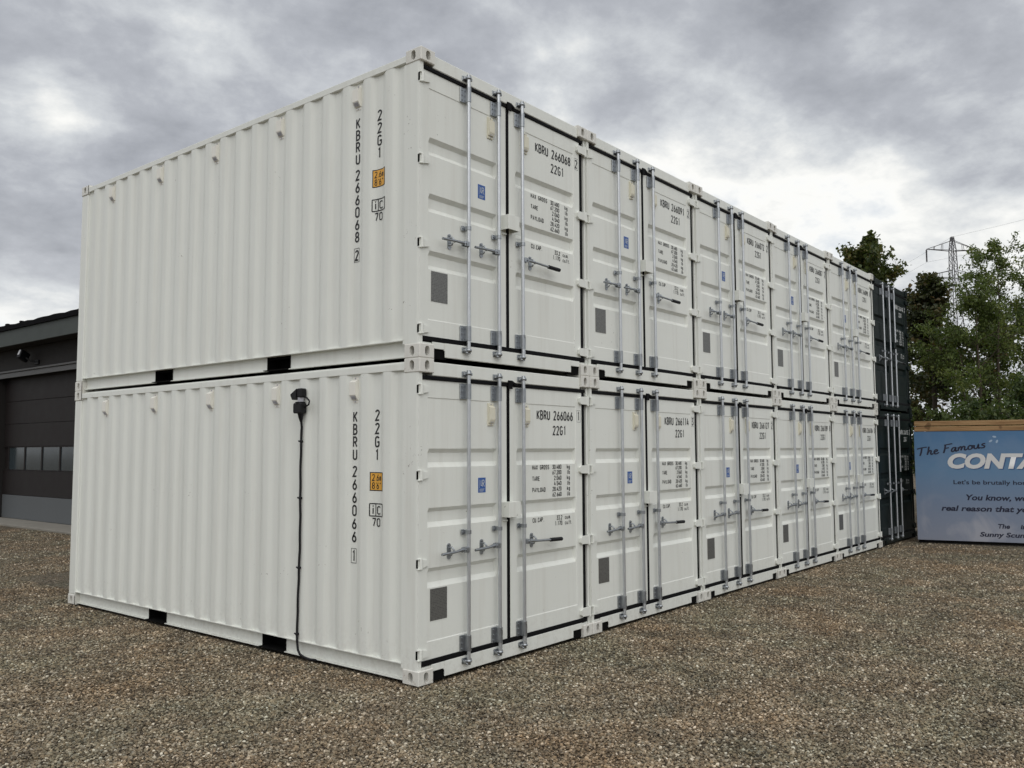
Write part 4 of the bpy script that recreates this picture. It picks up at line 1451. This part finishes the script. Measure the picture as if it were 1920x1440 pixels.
for k_, (px, d, h, r_, n_, lb) in enumerate(((1760, 18.3, 2.75, 0.75, 2600, 'shrub just over the timber rail below the rusty sycamore'), (1838, 18.0, 3.05, 0.8, 3600, 'pale leafed shrub over the timber rail at the middle of the sign'),
                                           (1905, 17.8, 3.5, 0.9, 4200, 'tall bright shrub over the timber rail at the right picture edge'))):
    make_tree('shrub', lb, 'shrub', px, d, h, r_, 0.4, n_, 0.085, L_SHR, 40+k_, 0.5, 0.0, 0.8, SG_, 4)


# ------------------------------------------------------------------ pylon and overhead wires
M_STEEL = simple('weathered_pylon_steel', (0.11, 0.105, 0.11), 0.6, 0.6, 0.2, 2, 0.0)
PD = 118.0
_d = FW+RT*(1797-960)/FPX; _h = _d[:2]/np.linalg.norm(_d[:2])
PX = CAM[:2]+_h*PD
arm = np.array([-0.70, 0.714])            # crossarm direction (left tip nearer)
ldir = np.array([-0.714, -0.70])          # line runs right and towards the viewer
PH = CAM[2]+PD*(841-443)/FPX/ (1.0)*1.13
# heights from the picture (pixel rows at the pylon's distance)
def zrow(row):
    e = FW+RT*(1797-960)/FPX+UP*(720-row)/FPX
    return CAM[2]+e[2]/np.linalg.norm(e[:2])*PD
ZT = zrow(443); ZA = zrow(469); ZA1 = zrow(455); ZB = zrow(521); ZB1 = zrow(508); ZI = zrow(492)
py = bpy.data.objects.new('electricity_pylon', None); COL.objects.link(py)
py.location = (PX[0], PX[1], 0)
tag(py, 'grey lattice electricity pylon far beyond the trees', 'pylon')
a3 = np.array([arm[0], arm[1], 0]); l3 = np.array([ldir[0], ldir[1], 0])
mb = MB()
lv = [0.0, 4.5, 8.5, 12.0, 15.0, 17.6, 19.6, 21.4, ZB, ZB1+0.6, (ZB1+0.6+ZA)/2, ZA, ZA1, ZT]
def hw(z):
    if z > ZA: return 0.30-(0.30-0.13)*(z-ZA)/(ZT-ZA)
    return 0.30+(1.9-0.30)*((ZA-z)/ZA)**1.5
cor = lambda z, sa, sl_: a3*hw(z)*sa+l3*hw(z)*sl_+np.array([0, 0, z])
SG4 = [(1, 1), (1, -1), (-1, -1), (-1, 1)]
for sa, sl_ in SG4:
    mb.tube([cor(z, sa, sl_) for z in lv], 0.050, 4, smooth=False)
for i in range(len(lv)-1):
    for k in range(4):
        A_, B_ = SG4[k], SG4[(k+1) % 4]
        mb.tube([cor(lv[i], *A_), cor(lv[i+1], *B_)], 0.022, 4, smooth=False)
        mb.tube([cor(lv[i], *B_), cor(lv[i+1], *A_)], 0.022, 4, smooth=False)
        mb.tube([cor(lv[i+1], *A_), cor(lv[i+1], *B_)], 0.022, 4, smooth=False)
link('mast', mb.mesh('mast', M_STEEL), py)
AL = 3.4
def crossarm(z, z1, ln):
    c = MB()
    for s_ in (-1, 1):
        tip = a3*ln*s_+np.array([0, 0, z+0.12])
        for sl_ in (-1, 1):
            c.tube([cor(z, s_, sl_), tip], 0.045, 4, smooth=False)
            c.tube([cor(z1, s_, sl_), tip], 0.036, 4, smooth=False)
            for q in (0.35, 0.68):
                c.tube([cor(z, s_, sl_)*(1-q)+tip*q, cor(z1, s_, sl_)*(1-q)+tip*q], 0.03, 4, smooth=False)
        for q in (0.0, 0.35, 0.68):
            c.tube([cor(z, s_, 1)*(1-q)+tip*q, cor(z, s_, -1)*(1-q)+tip*q], 0.03, 4, smooth=False)
    return c.mesh('crossarm', M_STEEL)
link('crossarm', crossarm(ZA, ZT-0.5, AL), py)
link('crossarm', crossarm(ZB, ZB1+0.1, AL*1.18), py)
ins = MB()
zz = []; rr_ = []
for q in range(14):
    zz += [(0, 0, -q*0.11), (0, 0, -q*0.11-0.05)]; rr_ += [0.05, 0.12]
ins.tube(zz, rr_, 8, smooth=False)
insm = ins.mesh('insulator', simple('insulator_glass', (0.06, 0.06, 0.07), 0.3))
ends = []
for z, ln in ((ZA, AL), (ZB, AL*1.18)):
    for s_ in (-1, 1):
        p = a3*ln*s_+np.array([0, 0, z+0.05])
        link('insulator', insm, py, tuple(p))
        ends.append(p+np.array([0, 0, -1.55]))
ends.append(np.array([0, 0, ZT]))
M_WIRE = simple('wire', (0.10, 0.10, 0.11), 0.5, 0.6, 0.1)
WL = ('upper left conductor wire', 'upper right conductor wire', 'lower left conductor wire', 'lower right conductor wire', 'topmost earth wire')
order = [1, 0, 3, 2, 4]
names_ = {0: 'overhead conductor wire from the upper right pylon arm', 1: 'overhead conductor wire from the upper left pylon arm', 2: 'overhead conductor wire from the lower right pylon arm',
          3: 'overhead conductor wire from the lower left pylon arm', 4: 'thin overhead earth wire from the pylon peak'}
for k, e in enumerate(ends):
    w_ = MB()
    for sgn in (1, -1):
        pts = []
        for q in range(25):
            s_ = 200.0*q/24
            sag = 4*5.5*(s_/200.0)*(1-s_/200.0)
            pts.append(e+l3*sgn*s_+np.array([0, 0, -sag]))
        w_.tube(pts, 0.009, 4, smooth=False)
    o = link('overhead_wire', w_.mesh('overhead_wire', M_WIRE), None, (PX[0], PX[1], 0))
    tag(o, names_[k], 'wire', 'overhead wires at the pylon')
